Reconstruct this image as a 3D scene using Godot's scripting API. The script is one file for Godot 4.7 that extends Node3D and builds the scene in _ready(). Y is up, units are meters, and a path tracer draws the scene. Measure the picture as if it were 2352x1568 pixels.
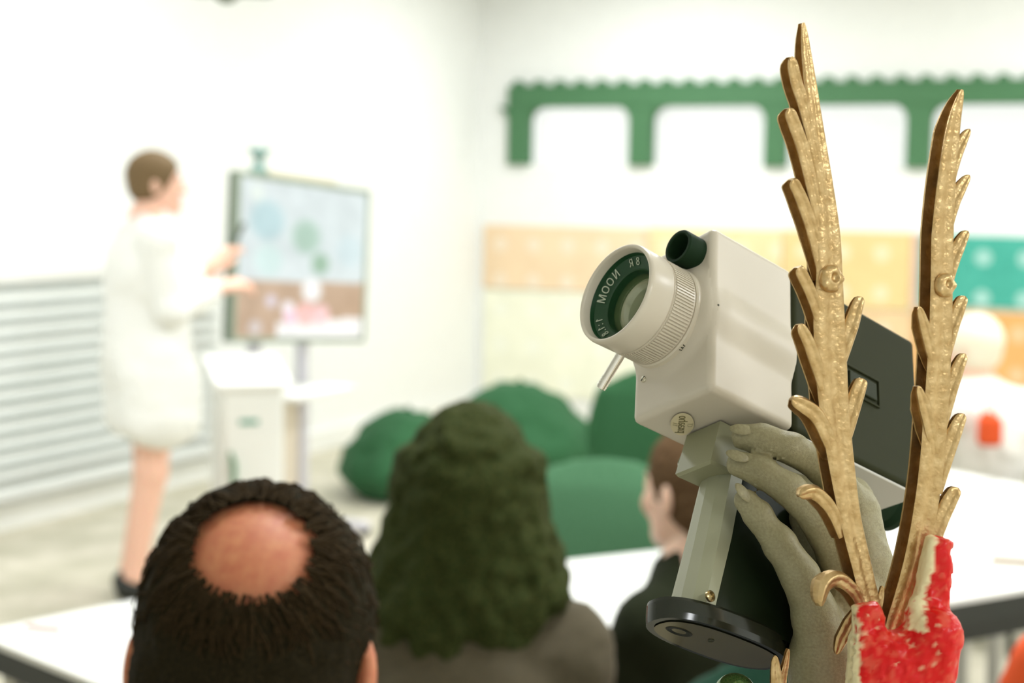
extends Node3D
# A lecture room seen past a cast hand holding an old movie camera.

const F := 3800.0
const CAM_H := 1.6
var cam_xf: Transform3D
var room_xf: Transform3D
var used := {}
var M := {}

# ------------------------------------------------------------------ geometry collector
class Geo:
	var v := PackedVector3Array()
	var n := PackedVector3Array()
	var uv := PackedVector2Array()
	var col := PackedColorArray()
	var idx := PackedInt32Array()
	var tint := Color(1, 1, 1)
	func vert(p: Vector3, nn: Vector3, t := Vector2.ZERO) -> int:
		v.append(p); n.append(nn); uv.append(t); col.append(tint)
		return v.size() - 1
	func tri(a: int, b: int, c: int) -> void:
		var g := (v[b] - v[a]).cross(v[c] - v[a])
		if g.dot(n[a] + n[b] + n[c]) > 0.0:
			idx.append_array(PackedInt32Array([a, c, b]))
		else:
			idx.append_array(PackedInt32Array([a, b, c]))
	func quad(a: int, b: int, c: int, d: int) -> void:
		tri(a, b, c); tri(a, c, d)
	func flat(p: Array, nn: Vector3) -> void: # convex polygon
		var first := v.size()
		for q in p: vert(q, nn)
		for i in range(1, p.size() - 1): tri(first, first + i, first + i + 1)
	func box(xf: Transform3D, size: Vector3, r := 0.0) -> void:
		var h := size * 0.5
		r = minf(r, minf(h.x, minf(h.y, h.z)) * 0.999)
		for ax in 3:
			var a1 := (ax + 1) % 3
			var a2 := (ax + 2) % 3
			for s in [-1.0, 1.0]:
				var c1: Array = [-h[a1], h[a1]] if r <= 0.0 else [-h[a1], -h[a1] + r * 0.4, -h[a1] + r, h[a1] - r, h[a1] - r * 0.4, h[a1]]
				var c2: Array = [-h[a2], h[a2]] if r <= 0.0 else [-h[a2], -h[a2] + r * 0.4, -h[a2] + r, h[a2] - r, h[a2] - r * 0.4, h[a2]]
				var start := v.size()
				for i in c1.size():
					for j in c2.size():
						var p := Vector3.ZERO
						p[ax] = s * h[ax]; p[a1] = c1[i]; p[a2] = c2[j]
						var nn := Vector3.ZERO
						nn[ax] = s
						if r > 0.0:
							var inn := p.clamp(-h + Vector3(r, r, r), h - Vector3(r, r, r))
							nn = (p - inn).normalized()
							p = inn + nn * r
						vert(xf * p, (xf.basis * nn).normalized(), Vector2(float(i) / (c1.size() - 1), float(j) / (c2.size() - 1)))
				for i in c1.size() - 1:
					for j in c2.size() - 1:
						var k := start + i * c2.size() + j
						quad(k, k + c2.size(), k + c2.size() + 1, k + 1)
	func lathe(xf: Transform3D, prof: Array, seg := 48, smooth := false) -> void: # prof: Vector2(r, along y)
		var m := prof.size()
		for i in m - 1:
			var p: Vector2 = prof[i]
			var q: Vector2 = prof[i + 1]
			if p.distance_to(q) < 1e-7: continue
			var e := (q - p).normalized()
			var n0 := Vector2(e.y, -e.x)
			var n1 := n0
			if smooth:
				if i > 0: n0 = (n0 + nrm(prof[i - 1], p)).normalized()
				if i < m - 2: n1 = (n1 + nrm(q, prof[i + 2])).normalized()
			var start := v.size()
			for k in seg + 1:
				var t := TAU * k / seg
				var d := Vector3(cos(t), 0, sin(t))
				vert(xf * (d * p.x + Vector3.UP * p.y), (xf.basis * (d * n0.x + Vector3.UP * n0.y)).normalized())
				vert(xf * (d * q.x + Vector3.UP * q.y), (xf.basis * (d * n1.x + Vector3.UP * n1.y)).normalized())
			for k in seg:
				var b := start + 2 * k
				quad(b, b + 1, b + 3, b + 2)
	static func nrm(p: Vector2, q: Vector2) -> Vector2:
		var e := (q - p).normalized()
		return Vector2(e.y, -e.x)
	func tube(pts: Array, rad: Array, seg := 12, caps := true) -> void:
		var up := Vector3.UP
		var rings := []
		var m := pts.size()
		for i in m:
			var t: Vector3 = (pts[mini(i + 1, m - 1)] - pts[maxi(i - 1, 0)]).normalized()
			if absf(t.dot(up)) > 0.97 and i == 0: up = Vector3.RIGHT
			var s := up.cross(t).normalized()
			up = t.cross(s).normalized()
			var start := v.size()
			for k in seg + 1:
				var a := TAU * k / seg
				var d := s * cos(a) + up * sin(a)
				vert(pts[i] + d * rad[i], d)
			rings.append(start)
		for i in m - 1:
			for k in seg: quad(rings[i] + k, rings[i + 1] + k, rings[i + 1] + k + 1, rings[i] + k + 1)
		if caps:
			for e in [0, m - 1]:
				var t: Vector3 = (pts[1] - pts[0]).normalized() * -1.0 if e == 0 else (pts[m - 1] - pts[m - 2]).normalized()
				var c := vert(pts[e] + t * rad[e] * 0.25, t)
				for k in seg: tri(c, rings[e] + k, rings[e] + k + 1)
	func loft(rings: Array, closed := true, flat_n := false) -> void: # rings: arrays of Vector3, equal length
		var m: int = rings[0].size()
		var last := m if closed else m - 1
		for i in rings.size() - 1:
			for k in last:
				var a: Vector3 = rings[i][k]
				var b: Vector3 = rings[i][(k + 1) % m]
				var c: Vector3 = rings[i + 1][(k + 1) % m]
				var d: Vector3 = rings[i + 1][k]
				var g := (b - a).cross(d - a)
				if g.length_squared() < 1e-18: g = (c - b).cross(d - b)
				g = g.normalized()
				flat([a, b, c, d], g)
		if flat_n: return
	func prism(xf: Transform3D, poly: PackedVector2Array, depth: float) -> void: # poly in local xy, from z = 0 to z = depth
		var t := Geometry2D.triangulate_polygon(poly)
		for s in [0.0, 1.0]:
			var nn := (xf.basis * Vector3(0, 0, 1 if s > 0 else -1)).normalized()
			var start := v.size()
			for p in poly: vert(xf * Vector3(p.x, p.y, depth * s), nn)
			for i in range(0, t.size(), 3): tri(start + t[i], start + t[i + 1], start + t[i + 2])
		var clockwise := Geometry2D.is_polygon_clockwise(poly)
		for i in poly.size():
			var p := poly[i]
			var q := poly[(i + 1) % poly.size()]
			var e := (q - p).normalized()
			var nn2 := Vector3(-e.y, e.x, 0) if clockwise else Vector3(e.y, -e.x, 0)
			flat([xf * Vector3(p.x, p.y, 0), xf * Vector3(q.x, q.y, 0), xf * Vector3(q.x, q.y, depth), xf * Vector3(p.x, p.y, depth)], (xf.basis * nn2).normalized())
	func add(g: Geo, xf: Transform3D) -> void:
		var start := v.size()
		for i in g.v.size():
			v.append(xf * g.v[i]); n.append((xf.basis * g.n[i]).normalized()); uv.append(g.uv[i]); col.append(g.col[i])
		for i in g.idx: idx.append(start + i)
	func mesh() -> ArrayMesh:
		var a := []
		a.resize(Mesh.ARRAY_MAX)
		a[Mesh.ARRAY_VERTEX] = v; a[Mesh.ARRAY_NORMAL] = n; a[Mesh.ARRAY_TEX_UV] = uv; a[Mesh.ARRAY_COLOR] = col; a[Mesh.ARRAY_INDEX] = idx
		var m := ArrayMesh.new()
		m.add_surface_from_arrays(Mesh.PRIMITIVE_TRIANGLES, a)
		return m

# ------------------------------------------------------------------ distance field on a grid, meshed as surface nets
class Field:
	var lo: Vector3
	var c: float
	var nx: int
	var ny: int
	var nz: int
	var f := PackedFloat32Array()
	func _init(a: Vector3, b: Vector3, cell: float) -> void:
		lo = a; c = cell
		nx = int((b.x - a.x) / cell) + 2; ny = int((b.y - a.y) / cell) + 2; nz = int((b.z - a.z) / cell) + 2
		f.resize(nx * ny * nz); f.fill(1.0)
	func span(a: Vector3, b: Vector3) -> Array:
		return [clampi(int((a.x - lo.x) / c), 0, nx - 1), clampi(int((b.x - lo.x) / c) + 1, 0, nx - 1), clampi(int((a.y - lo.y) / c), 0, ny - 1), clampi(int((b.y - lo.y) / c) + 1, 0, ny - 1), clampi(int((a.z - lo.z) / c), 0, nz - 1), clampi(int((b.z - lo.z) / c) + 1, 0, nz - 1)]
	func put(i: int, d: float, k: float) -> void:
		var o := f[i]
		var h := maxf(k - absf(o - d), 0.0) / k
		f[i] = minf(o, d) - h * h * k * 0.25
	func cone(a: Vector3, b: Vector3, ra: float, rb: float, k := 0.02) -> void:
		var m := maxf(ra, rb) + k + 2.5 * c
		var mm := Vector3(m, m, m)
		var s := span(a.min(b) - mm, a.max(b) + mm)
		var ab := b - a
		var l2 := maxf(ab.length_squared(), 1e-12)
		for x in range(s[0], s[1] + 1):
			for y in range(s[2], s[3] + 1):
				for z in range(s[4], s[5] + 1):
					var p := Vector3(x, y, z) * c + lo - a
					var t := clampf(p.dot(ab) / l2, 0.0, 1.0)
					put((x * ny + y) * nz + z, (p - ab * t).length() - lerpf(ra, rb, t), k)
	func chain(pts: Array, rad: Array, k := 0.02) -> void:
		for i in pts.size() - 1: cone(pts[i], pts[i + 1], rad[i], rad[i + 1], k)
	func ball(q: Vector3, r: Vector3, k := 0.02, bas := Basis.IDENTITY, cut := false) -> void: # ellipsoid; cut takes it away
		var m := maxf(r.x, maxf(r.y, r.z)) + k + 2.5 * c
		var mm := Vector3(m, m, m)
		var s := span(q - mm, q + mm)
		var inv := bas.inverse()
		for x in range(s[0], s[1] + 1):
			for y in range(s[2], s[3] + 1):
				for z in range(s[4], s[5] + 1):
					var p := inv * (Vector3(x, y, z) * c + lo - q)
					var k0 := (p / r).length()
					var k1 := (p / (r * r)).length()
					var d := k0 * (k0 - 1.0) / maxf(k1, 1e-6) if k0 > 1e-4 else -r.x
					var i := (x * ny + y) * nz + z
					if cut:
						var o := f[i]
						var h := maxf(k - absf(-o - d), 0.0) / k
						f[i] = -(minf(-o, d) - h * h * k * 0.25)
					else:
						put(i, d, k)
	func brick(q: Vector3, half: Vector3, r: float, k := 0.01, bas := Basis.IDENTITY) -> void:
		var m := half.length() + k + 2.5 * c
		var mm := Vector3(m, m, m)
		var s := span(q - mm, q + mm)
		var inv := bas.inverse()
		for x in range(s[0], s[1] + 1):
			for y in range(s[2], s[3] + 1):
				for z in range(s[4], s[5] + 1):
					var p := (inv * (Vector3(x, y, z) * c + lo - q)).abs() - half + Vector3(r, r, r)
					put((x * ny + y) * nz + z, p.max(Vector3.ZERO).length() + minf(maxf(p.x, maxf(p.y, p.z)), 0.0) - r, k)
	func rough(noise: FastNoiseLite, amount: float) -> void:
		for i in f.size():
			if absf(f[i]) < 4.0 * c + amount:
				@warning_ignore("integer_division")
				var x := i / (ny * nz)
				@warning_ignore("integer_division")
				var y := (i / nz) % ny
				var p := Vector3(x, y, i % nz) * c + lo
				f[i] += noise.get_noise_3dv(p) * amount
	func geo() -> Geo:
		var g := Geo.new()
		var id := PackedInt32Array()
		id.resize(f.size()); id.fill(-1)
		var sx := ny * nz
		var off := [0, 1, nz, nz + 1, sx, sx + 1, sx + nz, sx + nz + 1]
		for x in nx - 1:
			for y in ny - 1:
				var row := (x * ny + y) * nz
				for z in nz - 1:
					var i := row + z
					var f0 := f[i]
					if absf(f0) > 4.0 * c: continue
					var neg := 0
					for q in 8:
						if f[i + off[q]] < 0.0: neg += 1
					if neg == 0 or neg == 8: continue
					var sum := Vector3.ZERO
					var cnt := 0
					for q in 8:
						var a := f[i + off[q]]
						var qx := q >> 2
						var qy := (q >> 1) & 1
						var qz := q & 1
						for ax in 3:
							var bit := 4 >> ax
							if q & bit: continue
							var b := f[i + off[q | bit]]
							if (a < 0.0) == (b < 0.0): continue
							var t := a / (a - b)
							var p := Vector3(qx, qy, qz)
							p[ax] += t
							sum += p; cnt += 1
					var gx := f[i + sx] + f[i + sx + 1] + f[i + sx + nz] + f[i + sx + nz + 1] - f0 - f[i + 1] - f[i + nz] - f[i + nz + 1]
					var gy := f[i + nz] + f[i + nz + 1] + f[i + sx + nz] + f[i + sx + nz + 1] - f0 - f[i + 1] - f[i + sx] - f[i + sx + 1]
					var gz := f[i + 1] + f[i + nz + 1] + f[i + sx + 1] + f[i + sx + nz + 1] - f0 - f[i + nz] - f[i + sx] - f[i + sx + nz]
					var pos := (Vector3(x, y, z) + sum / cnt) * c + lo
					id[i] = g.vert(pos, Vector3(gx, gy, gz).normalized())
		for x in range(1, nx - 1):
			for y in range(1, ny - 1):
				var row := (x * ny + y) * nz
				for z in range(1, nz - 1):
					var i := row + z
					if absf(f[i]) > 2.0 * c: continue
					var s := f[i] < 0.0
					if s != (f[i + sx] < 0.0) and id[i] >= 0: quad4(g, id[i], id[i - nz], id[i - nz - 1], id[i - 1])
					if s != (f[i + nz] < 0.0) and id[i] >= 0: quad4(g, id[i], id[i - sx], id[i - sx - 1], id[i - 1])
					if s != (f[i + 1] < 0.0) and id[i] >= 0: quad4(g, id[i], id[i - sx], id[i - sx - nz], id[i - nz])
		return g
	func quad4(g: Geo, a: int, b: int, d: int, e: int) -> void:
		if b >= 0 and d >= 0 and e >= 0: g.quad(a, b, d, e)

# ------------------------------------------------------------------ scene helpers
func at(px: float, py: float, d: float) -> Vector3: # a pixel of the photograph and its distance along the view
	return cam_xf * Vector3((px - 1176.0) / F * d, -(py - 784.0) / F * d, -d)

func ray(px: float, py: float) -> Vector3:
	return cam_xf.basis * Vector3((px - 1176.0) / F, -(py - 784.0) / F, -1.0)

func at_height(px: float, py: float, h: float) -> Vector3:
	var r := ray(px, py)
	return cam_xf.origin + r * ((h - cam_xf.origin.y) / r.y)

func on_plane(px: float, py: float, normal: Vector3, point: Vector3) -> Vector3:
	var r := ray(px, py)
	return cam_xf.origin + r * (normal.dot(point - cam_xf.origin) / normal.dot(r))

var anchor := Vector3.ZERO

func rel(px: float, py: float, d: float) -> Vector3:
	return at(px, py, d) - anchor

func on_top(px: float, py: float) -> Vector3: # on a table top
	return at_height(px, py, 0.74)

func in_room(p: Vector3) -> Vector3:
	return room_xf.affine_inverse() * p

func numbered(called: String) -> String:
	used[called] = used.get(called, 0) + 1
	return called if used[called] == 1 else "%s_%03d" % [called, used[called] - 1]

func thing(called: String, label: String, category: String, xf: Transform3D, group := "") -> Node3D:
	var o := Node3D.new()
	o.name = numbered(called)
	add_child(o)
	o.transform = xf
	o.set_meta("label", label); o.set_meta("category", category)
	if group: o.set_meta("group", group)
	return o

func part(parent: Node, called: String, g: Geo, m: Material, label := "") -> MeshInstance3D:
	return part_mesh(parent, called, g.mesh(), m, label)

func part_mesh(parent: Node, called: String, mesh: Mesh, m: Material, label := "") -> MeshInstance3D:
	var o := MeshInstance3D.new()
	o.name = called
	o.mesh = mesh
	o.material_override = m
	parent.add_child(o, true)
	if label: o.set_meta("label", label)
	return o

func struct_box(called: String, lo: Vector3, hi: Vector3, m: Material, label: String, parent: Node = null) -> MeshInstance3D:
	var g := Geo.new()
	g.box(Transform3D(Basis.IDENTITY, (lo + hi) * 0.5), hi - lo)
	if parent: return part(parent, called, g, m)
	var o := part(self, numbered(called), g, m, label)
	o.transform = room_xf
	o.set_meta("kind", "structure")
	o.set_meta("category", called.get_slice("_", 0))
	return o

func mat(c: Color, rough := 0.6, metal := 0.0, spec := 0.5) -> StandardMaterial3D:
	var m := StandardMaterial3D.new()
	m.albedo_color = c
	m.roughness = rough
	m.metallic = metal
	m.metallic_specular = spec
	return m

func rgb(r: int, g: int, b: int) -> Color:
	return Color8(r, g, b)

func noise_tex(seed_: int, freq: float, a: Color, b: Color, bump := false, octaves := 4) -> NoiseTexture2D:
	var n := FastNoiseLite.new()
	n.seed = seed_; n.frequency = freq; n.fractal_octaves = octaves
	n.noise_type = FastNoiseLite.TYPE_SIMPLEX_SMOOTH
	var t := NoiseTexture2D.new()
	t.width = 512; t.height = 512; t.seamless = true; t.noise = n
	if bump:
		t.as_normal_map = true
		t.bump_strength = 4.0
	else:
		var r := Gradient.new()
		r.set_color(0, a); r.set_color(1, b)
		t.color_ramp = r
	return t

func textured(m: StandardMaterial3D, seed_: int, freq: float, a: Color, b: Color, scale: float, bump := 0.0) -> StandardMaterial3D:
	m.albedo_color = Color.WHITE
	m.albedo_texture = noise_tex(seed_, freq, a, b)
	m.uv1_triplanar = true
	m.uv1_scale = Vector3(scale, scale, scale)
	if bump > 0.0:
		m.normal_enabled = true
		m.normal_texture = noise_tex(seed_ + 7, freq * 2.0, a, b, true)
		m.normal_scale = bump
	return m

func fnoise(seed_: int, freq: float) -> FastNoiseLite:
	var n := FastNoiseLite.new()
	n.seed = seed_; n.frequency = freq
	n.noise_type = FastNoiseLite.TYPE_SIMPLEX_SMOOTH
	n.fractal_octaves = 3
	return n

func T(p: Vector3, b := Basis.IDENTITY) -> Transform3D:
	return Transform3D(b, p)

# ------------------------------------------------------------------ build
func _ready() -> void:
	setup_camera_and_light()
	materials()
	room()
	wall_panels()
	blinds()
	tables_and_chairs()
	tv_corner()
	people()
	movie_camera()
	hand_sculpture()
	fronds()
	red_ornament()
	plinth()

func setup_camera_and_light() -> void:
	var b := Basis(Vector3.RIGHT, -atan(341.0 / F)) * Basis(Vector3.BACK, deg_to_rad(0.95))
	cam_xf = Transform3D(b, Vector3(0, CAM_H, 0))
	var cam := Camera3D.new()
	cam.name = "camera"
	var at_ := CameraAttributesPhysical.new()
	at_.frustum_focal_length = 24.0 * F / 1568.0
	at_.frustum_focus_distance = 0.755
	at_.exposure_aperture = 8.4
	at_.frustum_near = 0.05
	at_.frustum_far = 200.0
	cam.attributes = at_
	cam.fov = rad_to_deg(2.0 * atan(784.0 / F))
	cam.transform = cam_xf
	cam.current = true
	add_child(cam)
	room_xf = Transform3D(Basis(Vector3(0.9063, 0, 0.4226), Vector3.UP, Vector3(-0.4226, 0, 0.9063)), Vector3(-0.26, 0, -12.1))
	var we := WorldEnvironment.new()
	we.name = "world_environment"
	var e := Environment.new()
	e.background_mode = Environment.BG_SKY
	var sky := Sky.new()
	var sm := ProceduralSkyMaterial.new()
	sm.sky_top_color = rgb(236, 241, 240)
	sm.sky_horizon_color = rgb(246, 247, 241)
	sm.ground_horizon_color = rgb(225, 226, 215)
	sm.ground_bottom_color = rgb(180, 182, 170)
	sm.sky_energy_multiplier = 1.1
	sky.sky_material = sm
	e.sky = sky
	e.tonemap_mode = Environment.TONE_MAPPER_LINEAR
	e.tonemap_exposure = 1.0
	e.sdfgi_enabled = true
	e.ssao_enabled = true
	e.ssil_enabled = true
	we.environment = e
	add_child(we)
	# fluorescent ceiling panels in a grid over the whole room
	var glow := StandardMaterial3D.new()
	glow.albedo_color = rgb(240, 240, 235)
	glow.emission_enabled = true
	glow.emission = rgb(250, 252, 255)
	glow.emission_energy_multiplier = 1.2
	var frame := mat(rgb(225, 225, 220), 0.5)
	var words := [["far end", "far middle", "near middle", "near end"], ["window side", "middle row", "right side"]]
	for i in 3:
		for j in 4:
			if j == 3 and i < 2: continue
			var pos := room_xf * Vector3(1.6 + i * 3.1, 3.2, 1.6 + j * 3.3)
			var t := thing("ceiling_light", "recessed white ceiling light panel, %s of the room, %s" % [words[0][j], words[1][i]], "ceiling light", Transform3D(room_xf.basis, pos), "ceiling light panels")
			var g := Geo.new()
			for s in [-1.0, 1.0]:
				g.box(T(Vector3(s * 0.315, -0.015, 0)), Vector3(0.03, 0.03, 1.26), 0.004)
				g.box(T(Vector3(0, -0.015, s * 0.615)), Vector3(0.6, 0.03, 0.03), 0.004)
			part(t, "frame", g, frame)
			var d := Geo.new()
			d.box(T(Vector3(0, -0.006, 0)), Vector3(0.6, 0.012, 1.2))
			part(t, "diffuser", d, glow)
			var l := AreaLight3D.new()
			l.name = "panel_glow"
			l.area_size = Vector2(0.6, 1.2)
			l.area_normalize_energy = true
			l.light_energy = 4.5 if j == 0 else 5.5 # the row by the screen is dimmed
			l.light_color = rgb(249, 252, 255)
			l.shadow_enabled = true
			t.add_child(l)
			l.position = Vector3(0, -0.03, 0)
			l.rotation = Vector3(-PI / 2, 0, 0)

func materials() -> void:
	M.wall = textured(mat(Color.WHITE, 0.9), 3, 0.02, rgb(241, 242, 239), rgb(244, 245, 242), 0.6)
	M.ceiling = mat(rgb(240, 242, 240), 0.95)
	M.floor = textured(mat(Color.WHITE, 0.55), 5, 0.012, rgb(176, 172, 148), rgb(222, 214, 196), 0.45)
	M.white = mat(rgb(241, 241, 236), 0.5)
	M.cloth_white = mat(rgb(243, 243, 238), 0.85)
	M.black = mat(rgb(22, 26, 20), 0.5)
	M.green_frame = mat(rgb(70, 118, 78), 0.6)
	M.metal = mat(rgb(190, 190, 188), 0.3, 0.9)
	M.pale_metal = mat(rgb(214, 212, 222), 0.4, 0.3)
	M.green_fabric = textured(mat(Color.WHITE, 0.95), 11, 0.03, rgb(30, 78, 44), rgb(52, 104, 64), 6.0, 0.4)
	M.seat_green = textured(mat(Color.WHITE, 0.9), 12, 0.03, rgb(62, 108, 74), rgb(86, 132, 96), 6.0, 0.4)
	M.teal_fabric = mat(rgb(6, 58, 38), 0.9)
	M.red_fabric = mat(rgb(190, 44, 34), 0.85)
	M.orange_fabric = mat(rgb(226, 84, 30), 0.8)
	M.beige = mat(rgb(206, 194, 160), 0.8)
	M.glass = mat(Color(0.9, 0.97, 0.95, 0.08), 0.02)
	M.glass.transparency = BaseMaterial3D.TRANSPARENCY_ALPHA
	M.ground = textured(mat(Color.WHITE, 0.95), 21, 0.03, rgb(186, 192, 184), rgb(206, 210, 204), 0.2)

func room() -> void:
	var W := 9.6
	var D := 13.6
	var H := 3.2
	var r0 := in_room(on_plane(1180, 378, room_xf.basis.z, room_xf.origin))
	var sill := r0.y
	var head := in_room(on_plane(1300, 196, room_xf.basis.z, room_xf.origin)).y
	var u0: float = in_room(on_plane(1172, 300, room_xf.basis.z, room_xf.origin)).x
	var u1 := 4.5
	struct_box("floor", Vector3(-0.25, -0.1, -0.25), Vector3(W + 0.25, 0, D + 0.25), M.floor, "mottled beige floor of the lecture room")
	struct_box("ceiling", Vector3(-0.25, H, -0.25), Vector3(W + 0.25, H + 0.15, D + 0.25), M.ceiling, "plain white ceiling of the lecture room")
	# wall with the high strip of windows
	var wb := Node3D.new()
	wb.name = "wall_back"
	add_child(wb)
	wb.transform = room_xf
	wb.set_meta("kind", "structure"); wb.set_meta("label", "white wall under the dark green framed high windows"); wb.set_meta("category", "wall")
	struct_box("lower_wall", Vector3(-0.25, 0, -0.25), Vector3(W + 0.25, sill, 0), M.wall, "", wb)
	struct_box("upper_wall", Vector3(-0.25, head, -0.25), Vector3(W + 0.25, H, 0), M.wall, "", wb)
	struct_box("end_wall", Vector3(-0.25, sill, -0.25), Vector3(u0, head, 0), M.wall, "", wb)
	struct_box("side_wall", Vector3(u1, sill, -0.25), Vector3(W + 0.25, head, 0), M.wall, "", wb)
	# green window frame: head beam with small dentils, posts that widen into rounded corners
	var win := Node3D.new()
	win.name = "window_1"
	add_child(win)
	win.transform = room_xf
	win.set_meta("kind", "structure"); win.set_meta("label", "row of high windows in a dark green frame"); win.set_meta("category", "window")
	var beam_bottom: float = in_room(on_plane(1300, 246, room_xf.basis.z, room_xf.origin)).y
	var g := Geo.new()
	g.box(T(Vector3((u0 + u1) * 0.5, (head + beam_bottom) * 0.5, 0.0)), Vector3(u1 - u0, head - beam_bottom, 0.12), 0.008)
	part(win, "head_beam", g, M.green_frame)
	var posts := [[1172, 1218], [1449, 1500], [1759, 1808], [2084, 2140], [2440, 2500]]
	var edges := []
	for p in posts:
		var a: float = in_room(on_plane(p[0], 320, room_xf.basis.z, room_xf.origin)).x
		var b: float = in_room(on_plane(p[1], 320, room_xf.basis.z, room_xf.origin)).x
		edges.append([a, b])
		var q := Geo.new()
		q.box(T(Vector3((a + b) * 0.5, (sill + beam_bottom) * 0.5, 0.0)), Vector3(b - a, beam_bottom - sill, 0.11), 0.006)
		for s in [-1.0, 1.0]:
			var corner := Vector3(b if s > 0 else a, beam_bottom, -0.05)
			var poly := PackedVector2Array([Vector2.ZERO, Vector2(s * 0.1, 0)])
			for k in range(1, 7):
				var t := PI / 2 * k / 6.0
				poly.append(Vector2(s * (0.1 - 0.1 * sin(t)), -0.1 + 0.1 * cos(t)))
			q.prism(T(corner), poly, 0.1)
		part(win, "post", q, M.green_frame)
	for i in edges.size() - 1:
		var q := Geo.new()
		var a: float = edges[i][1]
		var b: float = edges[i + 1][0]
		q.box(T(Vector3((a + b) * 0.5, (sill + beam_bottom) * 0.5, -0.1)), Vector3(b - a, beam_bottom - sill, 0.008))
		part(win, "pane", q, M.glass)
	var du := 0.16
	var k := 0
	while u0 + du * (k + 0.5) < u1:
		var q := Geo.new()
		q.lathe(Transform3D(Basis(Vector3.RIGHT, PI / 2), Vector3(u0 + du * (k + 0.5), head + 0.002, 0.02)), [Vector2(0, -0.05), Vector2(0.035, -0.05), Vector2(0.035, 0.05), Vector2(0, 0.05)], 16)
		part(win, "dentil", q, M.green_frame)
		k += 1
	# left wall with the wide window behind the blinds
	var v0: float = in_room(on_plane(492, 1000, room_xf.basis.x, room_xf.origin)).z
	var v1 := 10.5
	var wl := Node3D.new()
	wl.name = "wall_left"
	add_child(wl)
	wl.transform = room_xf
	wl.set_meta("kind", "structure"); wl.set_meta("label", "white wall behind the presenter and the window blinds"); wl.set_meta("category", "wall")
	struct_box("lower_wall", Vector3(-0.25, 0, 0), Vector3(0, 0.14, D), M.wall, "", wl)
	struct_box("upper_wall", Vector3(-0.25, 1.18, 0), Vector3(0, H, D), M.wall, "", wl)
	struct_box("end_wall", Vector3(-0.25, 0.14, 0), Vector3(0, 1.18, v0), M.wall, "", wl)
	struct_box("side_wall", Vector3(-0.25, 0.14, v1), Vector3(0, 1.18, D), M.wall, "", wl)
	var w2 := Node3D.new()
	w2.name = "window_2"
	add_child(w2)
	w2.transform = room_xf
	w2.set_meta("kind", "structure"); w2.set_meta("label", "wide white framed window behind the horizontal blinds"); w2.set_meta("category", "window")
	for i in 4:
		var f := Geo.new()
		var a: float = lerpf(v0, v1, i / 4.0)
		var b: float = lerpf(v0, v1, (i + 1) / 4.0)
		for s in [0, 1]:
			f.box(T(Vector3(-0.15, 0.17 + s * 0.98, (a + b) * 0.5)), Vector3(0.06, 0.06, b - a), 0.005)
			f.box(T(Vector3(-0.15, 0.66, (a + 0.03) if s == 0 else (b - 0.03))), Vector3(0.06, 0.92, 0.06), 0.005)
		part(w2, "window_frame", f, M.white)
		var q := Geo.new()
		q.box(T(Vector3(-0.15, 0.66, (a + b) * 0.5)), Vector3(0.008, 0.92, b - a - 0.12))
		part(w2, "pane", q, M.glass)
	struct_box("wall_right", Vector3(W, 0, 0), Vector3(W + 0.25, H, D), M.wall, "white wall on the far right of the lecture room")
	struct_box("wall_near", Vector3(-0.25, 0, D), Vector3(W + 0.25, H, D + 0.25), M.wall, "white wall closing the near end of the room")
	struct_box("baseboard_left", Vector3(0, 0, 0.02), Vector3(0.03, 0.12, D), M.white, "white baseboard under the window blinds")
	struct_box("baseboard_back", Vector3(0.04, 0, 0), Vector3(W, 0.12, 0.03), M.white, "white baseboard under the dotted panels")
	struct_box("ground", Vector3(-40, -0.3, -30), Vector3(-0.3, -0.15, 40), M.ground, "grey paved ground outside the window")
	# projector hanging from the ceiling, only its lowest tip shows
	var tip := at(520, 8, 6.2)
	var p := thing("ceiling_projector", "dark projector hanging from the ceiling, cut by the top of the frame", "projector", T(tip))
	var gb := Geo.new()
	gb.box(T(Vector3(0.0, 0.09, 0)), Vector3(0.34, 0.1, 0.28), 0.03)
	gb.lathe(T(Vector3(0, 0, 0)), [Vector2(0, 0), Vector2(0.02, 0.004), Vector2(0.07, 0.042), Vector2(0.075, 0.06)], 24)
	part(p, "body", gb, mat(rgb(70, 92, 50), 0.6))
	var gl := Geo.new()
	gl.tube([Vector3(0.1, 0.09, 0.14), Vector3(0.1, 0.09, 0.17)], [0.035, 0.033], 20)
	part(p, "lens", gl, M.black)
	var gm := Geo.new()
	gm.tube([Vector3(0, 0.13, 0), Vector3(0, 3.2 - tip.y, 0)], [0.02, 0.02], 14)
	part(p, "mount", gm, M.white)

func dots(base: Color, dot: Color, w: float, h: float, step: float, r: float, seed_: int) -> ImageTexture:
	var res := 160.0
	var im := Image.create(int(w * res), int(h * res), false, Image.FORMAT_RGB8)
	var n := fnoise(seed_, 0.02)
	for x in im.get_width():
		for y in im.get_height():
			var t := n.get_noise_2d(x, y) * 0.03
			var c := Color(base.r + t, base.g + t, base.b + t)
			var gx := fposmod(x / res, step) - step * 0.5
			var gy := fposmod(y / res, step) - step * 0.5
			if gx * gx + gy * gy < r * r: c = dot
			im.set_pixel(x, y, c)
	return ImageTexture.create_from_image(im)

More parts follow.
